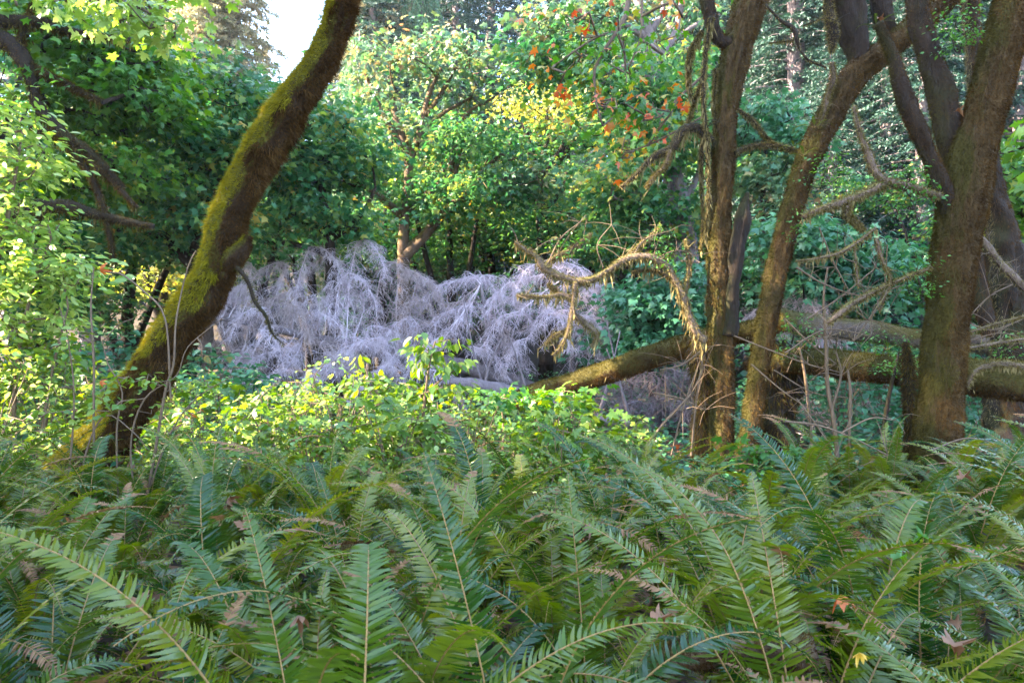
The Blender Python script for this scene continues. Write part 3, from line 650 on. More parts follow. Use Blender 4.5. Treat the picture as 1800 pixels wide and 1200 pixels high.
maple('open-branched maple with warm sunlit top leaves, its grey trunk rising behind the dead conifer', 17,
      [[(708, 660, 26), (709, 470, 21), (712, 380, 18), (718, 300, 17), (712, 255, 14), (695, 205, 12), (690, 150, 7)],
       [(710, 262, 14), (675, 205, 9), (655, 160, 6), (640, 125, 4)], [(716, 290, 16), (740, 225, 12), (752, 170, 8), (775, 120, 5)],
       [(745, 205, 9), (775, 165, 7), (800, 120, 4)], [(735, 240, 9), (770, 205, 7), (830, 170, 4)],
       [(706, 455, 24), (735, 425, 20), (772, 385, 17), (835, 330, 14), (905, 312, 9), (960, 300, 5)], [(770, 388, 12), (800, 300, 9), (818, 245, 6)], [(835, 330, 11), (850, 300, 9), (880, 270, 5)],
       [(712, 370, 16), (765, 330, 14), (790, 300, 10), (812, 210, 7), (870, 170, 4)], [(709, 380, 14), (660, 340, 11), (610, 305, 6)]],
      [(680, 118, 70, 40, 1.6, 20, 1), (770, 105, 90, 42, 1.6, 24, 1), (850, 140, 80, 46, 1.5, 24, 1), (660, 190, 40, 36, 1.4, 14, 1), (640, 285, 80, 26, 1.5, 36, 0), (735, 235, 40, 22, 1.2, 12, 1), (735, 330, 46, 22, 1.3, 24, 0), (850, 260, 80, 34, 1.5, 40, 0), (830, 345, 80, 26, 1.5, 34, 0), (770, 380, 40, 20, 1, 14, 0), (910, 320, 60, 26, 1.2, 24, 1)],
      ('maple', 'maple_warm'), bark='bark_warm', seed=61, drp=30, furry=1800)
maple('many-forked dark maple framed by yellow sunlit leaves, behind the gnarled branch', 20,
      [[(962, 640, 30), (958, 480, 24), (953, 390, 22), (945, 320, 20), (938, 285, 16), (925, 235, 10), (915, 180, 5)], [(945, 300, 14), (962, 245, 10), (960, 190, 5)], [(946, 315, 14), (985, 265, 10), (1005, 220, 6)], [(948, 330, 12), (905, 275, 10), (890, 215, 5)],
       [(955, 370, 12), (990, 330, 9), (1000, 270, 5)], [(953, 390, 10), (915, 325, 8), (880, 290, 5)], [(950, 335, 9), (1000, 260, 8), (1030, 225, 5), (1050, 180, 3)]],
      [(930, 190, 60, 36, 1.6, 26, 1), (1005, 200, 60, 36, 1.6, 26, 1), (900, 320, 60, 30, 1.6, 24, 0), (1000, 330, 60, 36, 1.6, 26, 0), (960, 420, 80, 34, 1.6, 28, 0)],
      ('maple', 'maple_sunlit'), bark='bark_dark', seed=62, leaf=.14)
maple('bluish-green maple with dark moss-hung lower limbs, just right of the leaning trunk', 14,
      [[(590, 700, 26), (582, 470, 20), (575, 400, 18), (565, 330, 14), (555, 250, 8)], [(578, 420, 14), (610, 400, 12), (640, 370, 8), (660, 330, 5)], [(578, 410, 12), (530, 390, 10), (480, 360, 6)], [(582, 450, 10), (520, 430, 9), (460, 425, 5)]],
      [(560, 230, 70, 55, 1.3, 60, 0), (500, 300, 70, 45, 1.3, 50, 0), (610, 290, 55, 35, 1.2, 36, 0), (540, 370, 70, 30, 1.2, 32, 0), (600, 400, 40, 26, 1, 14, 0)],
      bark='bark_dark', seed=63, drp=34)
maple('bluish maple filling the gap left of the leaning trunk below the white sky', 13,
      [[(330, 720, 30), (335, 560, 24), (345, 430, 20), (380, 330, 14), (420, 230, 8)], [(340, 470, 16), (290, 420, 14), (230, 400, 8)], [(350, 410, 14), (400, 350, 10), (450, 290, 5)]],
      [(420, 200, 70, 50, 1.3, 46, 0), (350, 270, 80, 50, 1.3, 60, 0), (460, 280, 55, 45, 1.2, 40, 0), (300, 340, 80, 36, 1.2, 46, 0), (260, 420, 70, 36, 1.2, 30, 0), (380, 130, 60, 30, 1.2, 22, 1), (400, 400, 50, 30, 1.2, 24, 0)],
      ('maple', 'maple_warm'), bark='bark_dark', seed=64, drp=16)
maple('bright green maple with thick shaggy mossy limbs above the sunlit shrub', 10,
      [[(-260, 900, 90), (-220, 500, 74), (-160, 200, 66), (-80, 20, 45), (-60, -200, 40)], [(-150, 120, 40), (-60, 60, 40), (20, 80, 32), (50, 122, 24), (65, 180, 20), (100, 225, 18), (150, 272, 15), (200, 320, 12), (240, 365, 6)], [(30, 92, 16), (45, 50, 12), (62, 0, 9), (75, -60, 7)],
       [(55, 228, 12), (120, 245, 20), (170, 282, 16), (215, 330, 10)], [(-200, 420, 44), (-60, 385, 40), (50, 370, 34), (110, 360, 26), (180, 380, 16), (270, 398, 9)], [(-100, 40, 26), (60, 40, 20), (140, 60, 14), (230, 70, 8)], [(100, 235, 12), (160, 310, 11), (190, 400, 9), (200, 460, 6)], [(40, 110, 14), (110, 145, 12), (180, 180, 8)]],
      [(170, 90, 90, 55, 1.2, 90, 0), (250, 130, 70, 60, 1.2, 90, 0), (180, 200, 90, 50, 1.1, 90, 0), (280, 190, 55, 40, 1, 46, 0), (80, 40, 80, 40, 1, 40, 0), (220, 300, 70, 36, 1, 44, 0), (130, 320, 60, 36, 1, 30, 0)],
      ('maple_bright',), leaf=.135, per=17, R=.28, back=1.2, bark='bark_dark', seed=65, drp=110, moss='moss_olive', rmax=.03, furry=5000)
maple('sprays of cream-lit maple leaves drooping into the sky gap above the bright maple', 7.2,
      [[(60, -420, 30), (120, -200, 18), (170, -80, 12), (205, -10, 7)], [(150, -120, 8), (230, -30, 6), (275, 30, 4)], [(60, -300, 10), (20, -60, 8), (30, 10, 4)]],
      [(225, 20, 50, 34, .5, 12, 0), (270, 45, 40, 22, .5, 10, 0), (190, 0, 50, 26, .5, 10, 0), (120, 20, 40, 20, .4, 5, 0), (320, -40, 60, 30, .5, 8, 0)],
      ('shrub_sun',), leaf=.105, per=11, R=.19, bark='bark_mid', seed=66, tpl=MAPLE_FINE, group=None)
maple('dusky maple with a purple-brown trunk seen left of the upright trunk', 14.5,
      [[(1222, 720, 24), (1220, 500, 20), (1212, 400, 20), (1196, 330, 18), (1180, 250, 12), (1150, 180, 7)], [(1212, 420, 12), (1150, 380, 10), (1100, 350, 5)], [(1205, 360, 12), (1235, 280, 8), (1240, 200, 5)]],
      [(1150, 250, 70, 50, 1.3, 50, 0), (1090, 330, 60, 40, 1.3, 44, 0), (1180, 380, 50, 36, 1.2, 34, 0), (1120, 420, 60, 26, 1.1, 24, 0), (1210, 200, 40, 50, 1.2, 26, 0), (1120, 160, 50, 30, 1.2, 22, 0)],
      bark='bark_purple', seed=67, drp=18)
maple('old maple of twisting purple-brown limbs thick with moss, high against the sky', 15,
      [[(1190, 700, 30), (1185, 430, 26), (1175, 250, 26), (1150, 130, 24), (1140, 60, 20), (1120, 0, 12), (1090, -80, 8)], [(1160, 160, 18), (1120, 115, 16), (1070, 130, 14), (1040, 105, 10), (1000, 90, 7), (960, 70, 4)], [(1145, 70, 14), (1100, 45, 12), (1050, 30, 9), (1000, 40, 5)], [(1150, 110, 14), (1185, 60, 12), (1200, 0, 10), (1215, -60, 7)], [(1140, 60, 11), (1165, 20, 9), (1160, -50, 7)], [(1120, 110, 9), (1080, 95, 8), (1030, 60, 5)], [(1150, 120, 14), (1185, 70, 10), (1230, 40, 6)], [(1070, 130, 10), (1050, 160, 8), (1065, 195, 5)]],
      [(970, 60, 50, 40, 1.3, 34, 1), (1030, 110, 50, 36, 1.3, 28, 0), (1060, 20, 60, 30, 1.3, 28, 1), (1200, 110, 40, 30, 1.2, 18, 0), (1130, 180, 60, 30, 1.2, 30, 0), (1220, 0, 40, 40, 1.3, 16, 1), (930, 110, 40, 30, 1.3, 22, 0)],
      ('maple', 'maple_warm'), bark='bark_purple', seed=68, drp=40, moss='moss_brown')
maple('low teal-leaved maple standing behind the sloping mossy log', 11.5,
      [[(1150, 760, 16), (1145, 640, 12), (1150, 560, 8), (1165, 510, 4)], [(1146, 640, 8), (1190, 580, 6), (1210, 530, 3)]],
      [(1140, 530, 60, 40, .9, 50, 0), (1190, 570, 45, 40, .8, 36, 0), (1120, 600, 40, 40, .8, 30, 0), (1190, 490, 40, 26, .8, 20, 0)],
      ('shrub_teal',), leaf=.135, per=22, R=.24, bark='bark_dark', seed=69)
maple('teal-leaved maple glimpsed between the slanting trunk and the stoutest trunk', 11.5,
      [[(1480, 760, 16), (1475, 620, 12), (1470, 520, 8), (1460, 440, 4)], [(1474, 560, 8), (1530, 500, 6), (1560, 440, 3)], [(1474, 560, 8), (1420, 480, 6), (1380, 420, 3)]],
      [(1440, 440, 60, 40, .9, 44, 0), (1520, 470, 50, 50, .9, 44, 0), (1380, 420, 40, 50, .9, 36, 0), (1490, 540, 60, 36, .8, 36, 0), (1400, 510, 50, 36, .8, 24, 0)],
      ('shrub_teal',), leaf=.135, per=22, R=.24, bark='bark_dark', seed=70)
maple('fresh green maple between the upright and slanting trunks, with yellowing inner leaves', 13,
      [[(1350, 760, 18), (1345, 500, 14), (1340, 380, 10), (1345, 280, 6)], [(1343, 420, 8), (1390, 330, 6), (1400, 270, 3)]],
      [(1345, 215, 46, 36, 1, 40, 0), (1385, 265, 40, 30, 1, 30, 0), (1340, 310, 50, 36, 1, 34, 1), (1365, 370, 40, 30, 1, 18, 1)],
      ('shrub_teal', 'maple_warm'), leaf=.135, per=22, R=.24, bark='bark_dark', seed=71)
maple('bright green maple peeping past the edge of the stoutest trunk', 8.5,
      [[(1900, 900, 30), (1895, 500, 24), (1880, 300, 16), (1860, 200, 8)], [(1895, 480, 12), (1830, 420, 8), (1790, 370, 4)]],
      [(1785, 340, 30, 60, .6, 30, 0), (1790, 430, 26, 34, .6, 16, 0), (1850, 300, 60, 90, .8, 40, 0), (1785, 250, 26, 20, .5, 8, 0)],
      ('maple_bright',), leaf=.15, per=11, R=.2, bark='bark_dark', seed=72)
# autumn spray: long thin branches with large green and orange leaves
maple('hanging branches of large green and orange autumn leaves in front of the purple-limbed maple', 8.2,
      [[(1150, -460, 30), (1130, -200, 16), (1105, 0, 9), (1088, 50, 8), (1060, 90, 6), (1045, 120, 5), (1048, 180, 4), (1060, 222, 3)], [(1088, 50, 6), (1098, 95, 4), (1100, 130, 3)], [(1130, -60, 6), (1128, 30, 4), (1125, 70, 3), (1105, 120, 3)], [(1085, 55, 5), (1050, 65, 4), (1010, 90, 3), (975, 115, 2)],
       [(1240, 130, 5), (1200, 165, 4), (1160, 205, 3), (1130, 215, 2)], [(1235, 205, 4), (1190, 230, 4), (1140, 255, 3), (1100, 268, 2)]],
      [(1070, 60, 60, 40, .5, 11, 1), (1000, 120, 45, 36, .5, 10, 0), (1090, 110, 50, 40, .5, 7, 1), (1105, 185, 55, 34, .5, 13, 0), (1160, 210, 45, 34, .5, 11, 0), (1060, 185, 40, 40, .5, 7, 0), (1165, 60, 40, 40, .5, 7, 1), (1090, 260, 50, 24, .5, 7, 0), (1190, 20, 40, 30, .5, 7, 0), (1020, 30, 50, 30, .5, 7, 0)],
      ('maple_red', 'maple_bright'), leaf=.092, per=6, R=.24, bark='bark_mid', seed=73, tpl=MAPLE_FINE, group=None, droop=.9, tilt=.8)
# generic maples fill the wood behind
def proto_maple(seed, mats, mi=0):
    rng = np.random.default_rng(seed); mb = MB(); mc = MB(); sk = []
    t = thing('maple_tree', '', 'tree', (0, 0, 0), 'maples in the deeper wood')
    lean = rng.uniform(-.8, .8)
    for k in range(4):
        a = rng.uniform(0, 6.28); s = 1 if k else .2
        P = np.array([[rng.uniform(-.2, .2), rng.uniform(-.2, .2), -.2], [lean * .3 + math.cos(a) * .4 * s, math.sin(a) * .4 * s, 2.0], [lean * .7 + math.cos(a) * 1.2 * s, math.sin(a) * 1.2 * s, 4.2], [lean + math.cos(a) * 2.0 * s, math.sin(a) * 2.0 * s, 6.6]])
        R = np.array([.2, .15, .11, .05]) * (1 if k == 0 else .7); mb.tube(P, R, 10, .15, .2, 7, seed + k); sk.append(spline(P, R, .3)[0])
    for k in range(9):
        c = np.array([rng.uniform(-2.1, 2.1) + lean * .6, rng.uniform(-2.0, 2.0), rng.uniform(2.4, 8.0)])
        T = ell((*c, rng.uniform(1.0, 1.7), rng.uniform(1.0, 1.6), rng.uniform(.35, .7)), 26, rng)
        E, _ = grow(mb, sk, T, .007, .35, seed=seed + k, rmax=.07); leaves(mc, E, 26, .38, .155, MAPLE, mi if rng.random() < .7 else len(mats) - 1, .3, .5, seed + 30 + k)
    mb.build('trunk', M['bark_dark'], t); mc.build('crown', [M[m] for m in mats], t)
    return t
PM = [proto_maple(101, ['maple']), proto_maple(102, ['maple', 'maple_warm']), proto_maple(103, ['maple']), proto_maple(104, ['maple_sunlit'])]
used = set()
def put(protos, k, x, y, rz, s, label, zs=1.0):
    p = protos[k]
    if k not in used and protos is PM: used.add(k); o = p
    elif protos is not PM and (id(protos), k) not in used: used.add((id(protos), k)); o = p
    else: o = copy_tree(p)
    o.location = (x, y, float(ground_z(x, y)) - .05); o.rotation_euler = (0, 0, rz); o.scale = (s, s, s * zs); o['label'] = label
    return o
SPOTS = [(60, 15, 0, .85, 'shaded maple deep behind the sunlit shrub'), (-140, 13, 2, 1, 'shaded maple behind the thick mossy limbs at the edge of the wood'), (215, 17, 2, 1, 'shaded maple behind the bright green maple, left of the leaning trunk'),
         (430, 18, 1, 1, 'maple with some tan leaves rising behind the leaning trunk'), (560, 21, 0, 1.05, 'green maple behind the bluish moss-hung maple'), (660, 23, 1, 1.1, 'tan-flecked maple below the pale weeping conifer'),
         (800, 21, 2, 1, 'dark maple behind the diagonal limb of the open-branched maple'), (880, 24, 0, 1.15, 'tall green maple below the small notch of white sky'), (960, 27, 3, 1.1, 'golden maple glowing in sunlight behind the many-forked dark maple'),
         (1040, 22, 0, 1.0, 'green maple behind the dead weeping clump'), (1100, 19, 2, .95, 'dark green maple behind the hanging autumn leaves'), (1260, 19, 1, .8, 'maple glimpsed just behind the upright trunk'),
         (1030, 30, 3, 1.0, 'farther sunlit golden maple right of the many-forked dark maple'), (480, 28, 3, 1.25, 'golden maple in sun beyond the wood below the white sky'), (300, 24, 3, 1.3, 'golden maple in sun behind the bright green maple'), (740, 29, 3, 1.1, 'distant sunlit golden maple seen through the open-branched maple'),
         (1500, 16, 0, .62, 'low dark maple under the hemlocks, between the slanting and stoutest trunks'), (1420, 19, 2, .66, 'low dark maple under the hemlocks, behind the slanting trunk'), (1700, 15, 2, .7, 'low dark maple behind the stoutest trunk'), (1900, 13, 0, .8, 'dark maple beyond the shaggy trunk at the edge of the view')]
for i, (px, Y, k, s, lab) in enumerate(SPOTS):
    put(PM, k, (px - 900) / F_PX * Y, Y, i * 2.1, s, lab)
# ------------------------------------------------------------------ conifers
def proto_conifer(seed, H, rmax, mat, nb=80, bl=.16, sag=.5, first=.15, weep=0.0, name='hemlock_tree'):
    rng = np.random.default_rng(seed); t = thing(name, '', 'tree', (0, 0, 0), 'conifers behind the clearing')
    mb = MB(); mc = MB(); P = np.array([[0, 0, -.3], [.1, 0, H * .4], [0, .1, H * .75], [0, 0, H]]); mb.tube(P, np.array([.42, .3, .16, .02]) * H / 22, 14, .5, .1, 4, seed)
    S, D, N, L = [], [], [], []
    for k in range(nb):
        h = H * (first + (1 - first) * ((k + rng.random()) / nb) ** .9 * .985); f = h / H
        bl_ = rmax * (1 - (f - first) / (1 - first)) ** .75 * rng.uniform(.6, 1.1) + .35
        a = k * 2.4 + rng.uniform(-.4, .4); o = np.array([math.cos(a), math.sin(a), 0]); sd = np.array([-o[1], o[0], 0])
        q = np.linspace(0, 1, 7)[:, None]
        c = np.array([0, 0, h]) + o * bl_ * q + np.array([0, 0, 1]) * bl_ * (.22 * q - sag * q ** 2)
        mb.tube(c, np.linspace(.05, .006, 7) * bl_ / 3, 4, cap=False)
        nt_ = int(bl_ * 16) + 4
        u = rng.uniform(.12, 1, nt_); ii = np.minimum((u * 6).astype(int), 5); g = (u * 6 - ii)[:, None]; b = c[ii] * (1 - g) + c[ii + 1] * g
        sg = rng.choice([-1, 1], nt_)[:, None]
        td = nrm(sd * sg * rng.uniform(.4, 1.1, (nt_, 1)) + o * rng.uniform(.2, .9, (nt_, 1)) + np.array([0, 0, -1.0]) * (rng.uniform(.0, .4, (nt_, 1)) + weep))
        tl = (.28 + .30 * bl_ / rmax) * rng.uniform(.6, 1.3, nt_)
        m = 14
        for j in range(m):
            s = (j + .5) / m; p = b + td * (tl * s)[:, None] + np.array([0, 0, -1.0]) * (tl * (.25 + weep) * s * s)[:, None]
            S.append(p); D.append(nrm(td + rng.normal(0, .55, (nt_, 3)) + [0, 0, -.25 - weep])); N.append(nrm(np.array([0, 0, 1.0]) + rng.normal(0, .5, (nt_, 3)))); L.append(np.full(nt_, bl) * rng.uniform(.6, 1.3, nt_))
    S, D, N, L = np.vstack(S), np.vstack(D), np.vstack(N), np.concatenate(L)
    mc.scatter(SLIVER, S, D, N, L, 0, W=L * .34)
    mb.build('trunk', M['bark_purple'], t); mc.build('crown', [M[mat]], t)
    return t
PC = [proto_conifer(201, 22, 3.4, 'needle', 260, .125), proto_conifer(202, 24, 3.8, 'needle', 260, .13), proto_conifer(203, 18, 2.8, 'needle_pale', 220, .13, weep=.9, sag=.6), proto_conifer(204, 26, 3.8, 'needle_sunlit', 180, .19, first=.3), proto_conifer(205, 16, 3.6, 'needle', 200, .12, first=.02)]
CS = [(1395, 22, 0, 1, 'hemlock right of the upright trunk, its sprays filling the gap'), (1480, 25, 1, 1, 'taller hemlock behind the fork of the slanting trunk'), (1570, 20, 0, .95, 'dark hemlock showing between the slanting and stoutest trunks'),
      (1660, 23, 1, .95, 'hemlock hidden mostly behind the stoutest trunk'), (1790, 19, 0, .9, 'dark hemlock beyond the edge of the stoutest trunk'), (1330, 30, 1, 1.1, 'far hemlock between the upright trunk and the purple-limbed maple'),
      (1620, 17, 4, .75, 'small low-skirted hemlock under the taller hemlocks'), (1460, 18, 4, .6, 'smallest low-skirted hemlock behind the upper bare log'), (1230, 33, 0, 1.1, 'far hemlock behind the old purple-limbed maple'),
      (632, 25, 2, .72, 'pale weeping conifer with hanging sprays beside the top of the leaning trunk'), (690, 36, 3, 1.0, 'sunlit cream-tinted conifer above the open-branched maple'), (800, 34, 0, 1.05, 'dark conifer left of the small notch of white sky'), (760, 42, 1, 1.15, 'far conifer behind the sunlit cream-tinted conifer'),
      (640, 44, 1, 1.15, 'far dark conifer behind the leaning trunk top'), (360, 30, 3, .78, 'cream-tinted sunlit conifer left of the large white sky gap'), (290, 36, 1, .85, 'dark conifer behind the bright green maple, near the cream-sunlit conifer'),
      (405, 34, 3, .58, 'shorter cream-sunlit conifer at the edge of the white sky gap'), (160, 27, 0, .9, 'dark conifer deep behind the mossy limbs'), (20, 30, 1, .9, 'dark conifer far behind the sunlit shrub'), (-150, 24, 0, 1, 'conifer beyond the edge of the wood behind the sunlit shrub'),
      (1010, 40, 1, 1.0, 'far conifer behind the hanging autumn leaves'), (1120, 36, 0, 1.0, 'conifer behind the purple-limbed maple'), (1960, 22, 1, 1, 'large hemlock past the shaggy trunk'), (1540, 34, 1, 1.15, 'farthest hemlock in the gap between slanting and stoutest trunks'), (1730, 32, 1, 1.1, 'farthest hemlock behind the stoutest trunk')]
CS += [(408, 31, 3, .85, 'tall cream-sunlit conifer bounding the big white sky gap'), (365, 38, 3, 1.0, 'cream-sunlit conifer farther back above the bright maple'), (655, 31, 3, .8, 'warmly sunlit conifer above the forked top of the open-branched maple'), (1410, 40, 1, 1.3, 'far hemlock above the fresh green maple'), (1470, 44, 0, 1.4, 'very far hemlock between the slanting trunk and the upright trunk'), (1530, 42, 1, 1.3, 'very far hemlock right of the hanging dead limb'), (1590, 38, 0, 1.3, 'far hemlock above the crossing stems'), (1650, 42, 1, 1.3, 'very far hemlock between the stems of the stoutest tree'), (1720, 40, 0, 1.3, 'far hemlock behind the upper stoutest trunk'), (1780, 36, 1, 1.2, 'far hemlock right of the upper stoutest trunk'), (1220, 42, 1, 1.2, 'far hemlock between purple-limbed maple and upright trunk'), (700, 48, 0, 1.15, 'dim conifer far behind the cream-sunlit conifers'), (1300, 38, 1, 1.2, 'far conifer hidden behind the upright trunk top'), (660, 30, 1, .9, 'dark conifer behind the pale weeping conifer'), (740, 31, 2, 1.05, 'pale drooping conifer between the cream-sunlit conifer and the dark one'), (860, 39, 1, 1.1, 'slim far conifer just beside the notch of white sky'), (1180, 28, 1, 1.0, 'conifer seen through the gap left of the upright trunk'), (1360, 25, 4, 1.1, 'broad hemlock low behind the fresh green maple'), (1440, 29, 0, 1.15, 'hemlock high between the upright and slanting trunks'), (1600, 28, 1, 1.1, 'tall hemlock glimpsed under the slanting trunk fork'), (1850, 27, 0, 1.1, 'hemlock far behind the shaggy trunk'), (1060, 34, 2, 1.2, 'pale drooping conifer behind the autumn leaves'), (230, 38, 1, 1.1, 'distant conifer high behind the bright green maple'), (920, 46, 0, 1.1, 'most distant conifer, right under the notch of sky'), (980, 44, 1, 1.1, 'distant conifer behind the sunlit golden maple and autumn leaves')]
for i, (px, Y, k, s, lab) in enumerate(CS):
    put(PC, k, (px - 900) / F_PX * Y, Y, i * 1.7, s, lab)
# unseen tall conifers added on the sunward side to shade the clearing
PC.append(proto_conifer(206, 28, 4.2, 'needle', 120, .18, first=.57))  # crown base raised to shape its shadow, so low sun passes beneath
for i, (x, y, k, s) in enumerate([(-14, -2.8, 1, .95), (-14.5, -.2, 0, .95), (-13.5, -5.5, 0, .9), (-15.5, 2.7, 5, 1.0), (-17.5, -1.2, 1, 1.0), (-17.2, -4, 0, 1.05), (-18.5, .9, 1, .95), (-17, -7, 0, 1), (-15, 11.8, 1, .80), (-18, 4.8, 5, 1.05), (-17.5, 8.6, 1, 1.15), (-9, -10, 0, .9)]):
    o = put(PC, k, x, y, i * 1.3, s, 'added out-of-view conifer shading the clearing, off beyond the sunlit shrub' if x < -12.5 else 'tall conifer of the wood behind the fern clearing'); o['group'] = 'conifers on the sunward side'

# ------------------------------------------------------------------ shrubs
def custom_shrub(name, label, cat, Y, skel, crowns, leafmats, leaf, per, R, tpl, seed, stem='stem', r_tip=.0028, seg=.12, rmax=.018, droop=.4, flat=.4, tilt=.55, group=None):
    rng = np.random.default_rng(seed); mb = MB(); mc = MB(); sk = []
    for rows in skel:
        P, Rr = line(rows, Y); mb.tube(P, Rr, 7, .05, .12, 20, seed, cap=False); sk.append(spline(P, Rr, .1)[0])
    b = sk[0][0]; t = thing(name, label, cat, (b[0], b[1], float(ground_z(b[0], b[1]))), group)
    for q, (px, py, rx, ry, rd, n, mi) in enumerate(crowns):
        T = ell((*at(px, py, Y), rx / F_PX * Y, rd, ry / F_PX * Y), n, rng); T = T[T[:, 2] > .1]
        if not len(T): continue
        E, _ = grow(mb, sk, T, r_tip, seg, seed=seed + q, rmax=rmax, jit=.08, lift=.1)
        leaves(mc, E, per, R, leaf, tpl, mi, flat, droop, seed + 9 * q, tilt)
    mb.build('stem', M[stem], t); mc.build('foliage', [M[m] for m in leafmats], t)
    return t
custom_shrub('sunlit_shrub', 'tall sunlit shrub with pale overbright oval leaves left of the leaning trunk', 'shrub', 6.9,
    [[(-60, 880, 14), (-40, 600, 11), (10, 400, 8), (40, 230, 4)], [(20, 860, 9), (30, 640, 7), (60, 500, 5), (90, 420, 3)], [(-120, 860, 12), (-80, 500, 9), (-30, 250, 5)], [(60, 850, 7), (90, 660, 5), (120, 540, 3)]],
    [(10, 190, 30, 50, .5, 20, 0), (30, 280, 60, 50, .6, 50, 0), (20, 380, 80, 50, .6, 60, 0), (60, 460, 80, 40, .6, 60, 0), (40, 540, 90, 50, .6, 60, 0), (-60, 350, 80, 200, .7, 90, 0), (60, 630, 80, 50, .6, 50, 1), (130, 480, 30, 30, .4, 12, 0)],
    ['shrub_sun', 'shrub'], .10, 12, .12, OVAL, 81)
custom_shrub('leafy_sapling', 'tall bright sapling with big drooping oval leaves in front of the dead conifer', 'sapling', 6.6,
    [[(735, 860, 7), (742, 760, 6), (748, 690, 5), (755, 640, 4), (765, 600, 3)], [(742, 770, 5), (690, 720, 4), (655, 680, 3), (640, 640, 2)], [(748, 690, 4), (785, 660, 3), (812, 645, 2)]],
    [(770, 605, 40, 22, .25, 8, 0), (745, 635, 30, 26, .25, 8, 0), (800, 645, 28, 16, .2, 5, 0), (640, 650, 20, 26, .2, 6, 0), (660, 690, 20, 16, .2, 4, 0), (720, 685, 40, 26, .25, 9, 0), (780, 680, 40, 24, .25, 7, 0), (700, 740, 50, 20, .25, 8, 0)],
    ['shrub'], .115, 7, .085, OVAL, 82, droop=1.1)
custom_shrub('maple_seedling', 'patch of broad-leaved maple seedlings beneath the sloping mossy log', 'sapling', 7.2,
    [[(960, 860, 5), (950, 760, 4), (955, 710, 3)], [(1010, 860, 5), (1005, 740, 4), (1010, 690, 2)], [(880, 860, 5), (885, 760, 4), (880, 700, 2)]],
    [(960, 705, 60, 18, .4, 18, 0), (1020, 690, 40, 16, .35, 12, 0), (890, 700, 40, 18, .4, 12, 0), (960, 745, 90, 24, .4, 26, 0)],
    ['maple_bright'], .10, 5, .09, MAPLE_FINE, 83)
custom_shrub('maple_seedling', 'small fresh green maple seedling at the foot of the upright trunk', 'sapling', 5.9,
    [[(1310, 880, 5), (1312, 820, 4), (1320, 785, 2)], [(1310, 860, 4), (1350, 810, 3), (1390, 800, 2)]],
    [(1310, 785, 40, 14, .25, 12, 0), (1360, 800, 45, 14, .25, 14, 0), (1290, 815, 40, 12, .25, 8, 0), (1370, 825, 45, 12, .25, 8, 0)],
    ['maple_bright'], .075, 5, .07, MAPLE_FINE, 84)
custom_shrub('twiggy_shrub', 'wiry bare-stemmed shrub with sparse green leaves crossing the leaning trunk base', 'shrub', 4.7,
    [[(240, 960, 5), (268, 820, 5), (290, 690, 5), (305, 640, 4), (310, 560, 3), (330, 470, 2), (345, 440, 2)], [(300, 700, 4), (290, 560, 3), (250, 510, 3), (210, 480, 3), (185, 478, 2)], [(170, 960, 4), (165, 760, 4), (165, 640, 4), (160, 540, 3), (165, 470, 2)], [(110, 940, 3), (130, 720, 3), (120, 600, 2), (105, 540, 1.5)],
     [(210, 940, 3), (205, 760, 3), (215, 690, 2.5), (190, 640, 2), (180, 600, 1.5)], [(240, 900, 4), (230, 780, 3), (255, 700, 3), (310, 660, 2), (330, 610, 2), (390, 560, 1.5)], [(140, 900, 3), (150, 800, 3), (185, 730, 2.5), (235, 760, 2), (260, 790, 1.5)], [(262, 860, 3), (300, 760, 3), (345, 700, 2), (410, 660, 1.5)], [(180, 600, 2), (210, 570, 2), (235, 560, 1.5)]],
    [(250, 665, 40, 14, .25, 9, 0), (320, 675, 50, 16, .3, 9, 0), (380, 620, 30, 22, .2, 6, 1), (230, 720, 50, 20, .3, 9, 0), (130, 600, 40, 30, .3, 7, 0), (150, 690, 50, 30, .3, 10, 0), (90, 740, 50, 30, .3, 12, 0)],
    ['shrub', 'maple_warm'], .055, 4, .05, TOOTH, 85, r_tip=.0022)
def proto_shrub(seed, h, w, mats, leaf=.06, n=90, per=7, tpl=TOOTH, name='salmonberry_shrub', grp='yellow-green shrubs beyond the ferns'):
    rng = np.random.default_rng(seed); mb = MB(); mc = MB(); sk = []; t = thing(name, '', 'shrub', (0, 0, 0), grp)
    for k in range(8):
        a = rng.uniform(0, 6.28); r = w * rng.uniform(.2, .7); P = np.array([[rng.uniform(-.1, .1), rng.uniform(-.1, .1), -.05], [math.cos(a) * r * .4, math.sin(a) * r * .4, h * .5], [math.cos(a) * r, math.sin(a) * r, h * rng.uniform(.75, .95)]])
        R = np.array([.007, .005, .003]); mb.tube(P, R, 5, .1, cap=False); sk.append(spline(P, R, .1)[0])
    T = ell((0, 0, h * .62, w, w, h * .42), n, rng, .5)
    E, _ = grow(mb, sk, T, .0022, .12, seed=seed, rmax=.01); leaves(mc, E, per, .075, leaf, tpl, 0, .45, .3, seed + 1, .5)
    if len(mats) > 1: leaves(mc, E[::7], 4, .075, leaf, tpl, 1, .45, .3, seed + 2, .5)
    mb.build('stem', M['stem'], t); mc.build('foliage', [M[m] for m in mats], t); return t
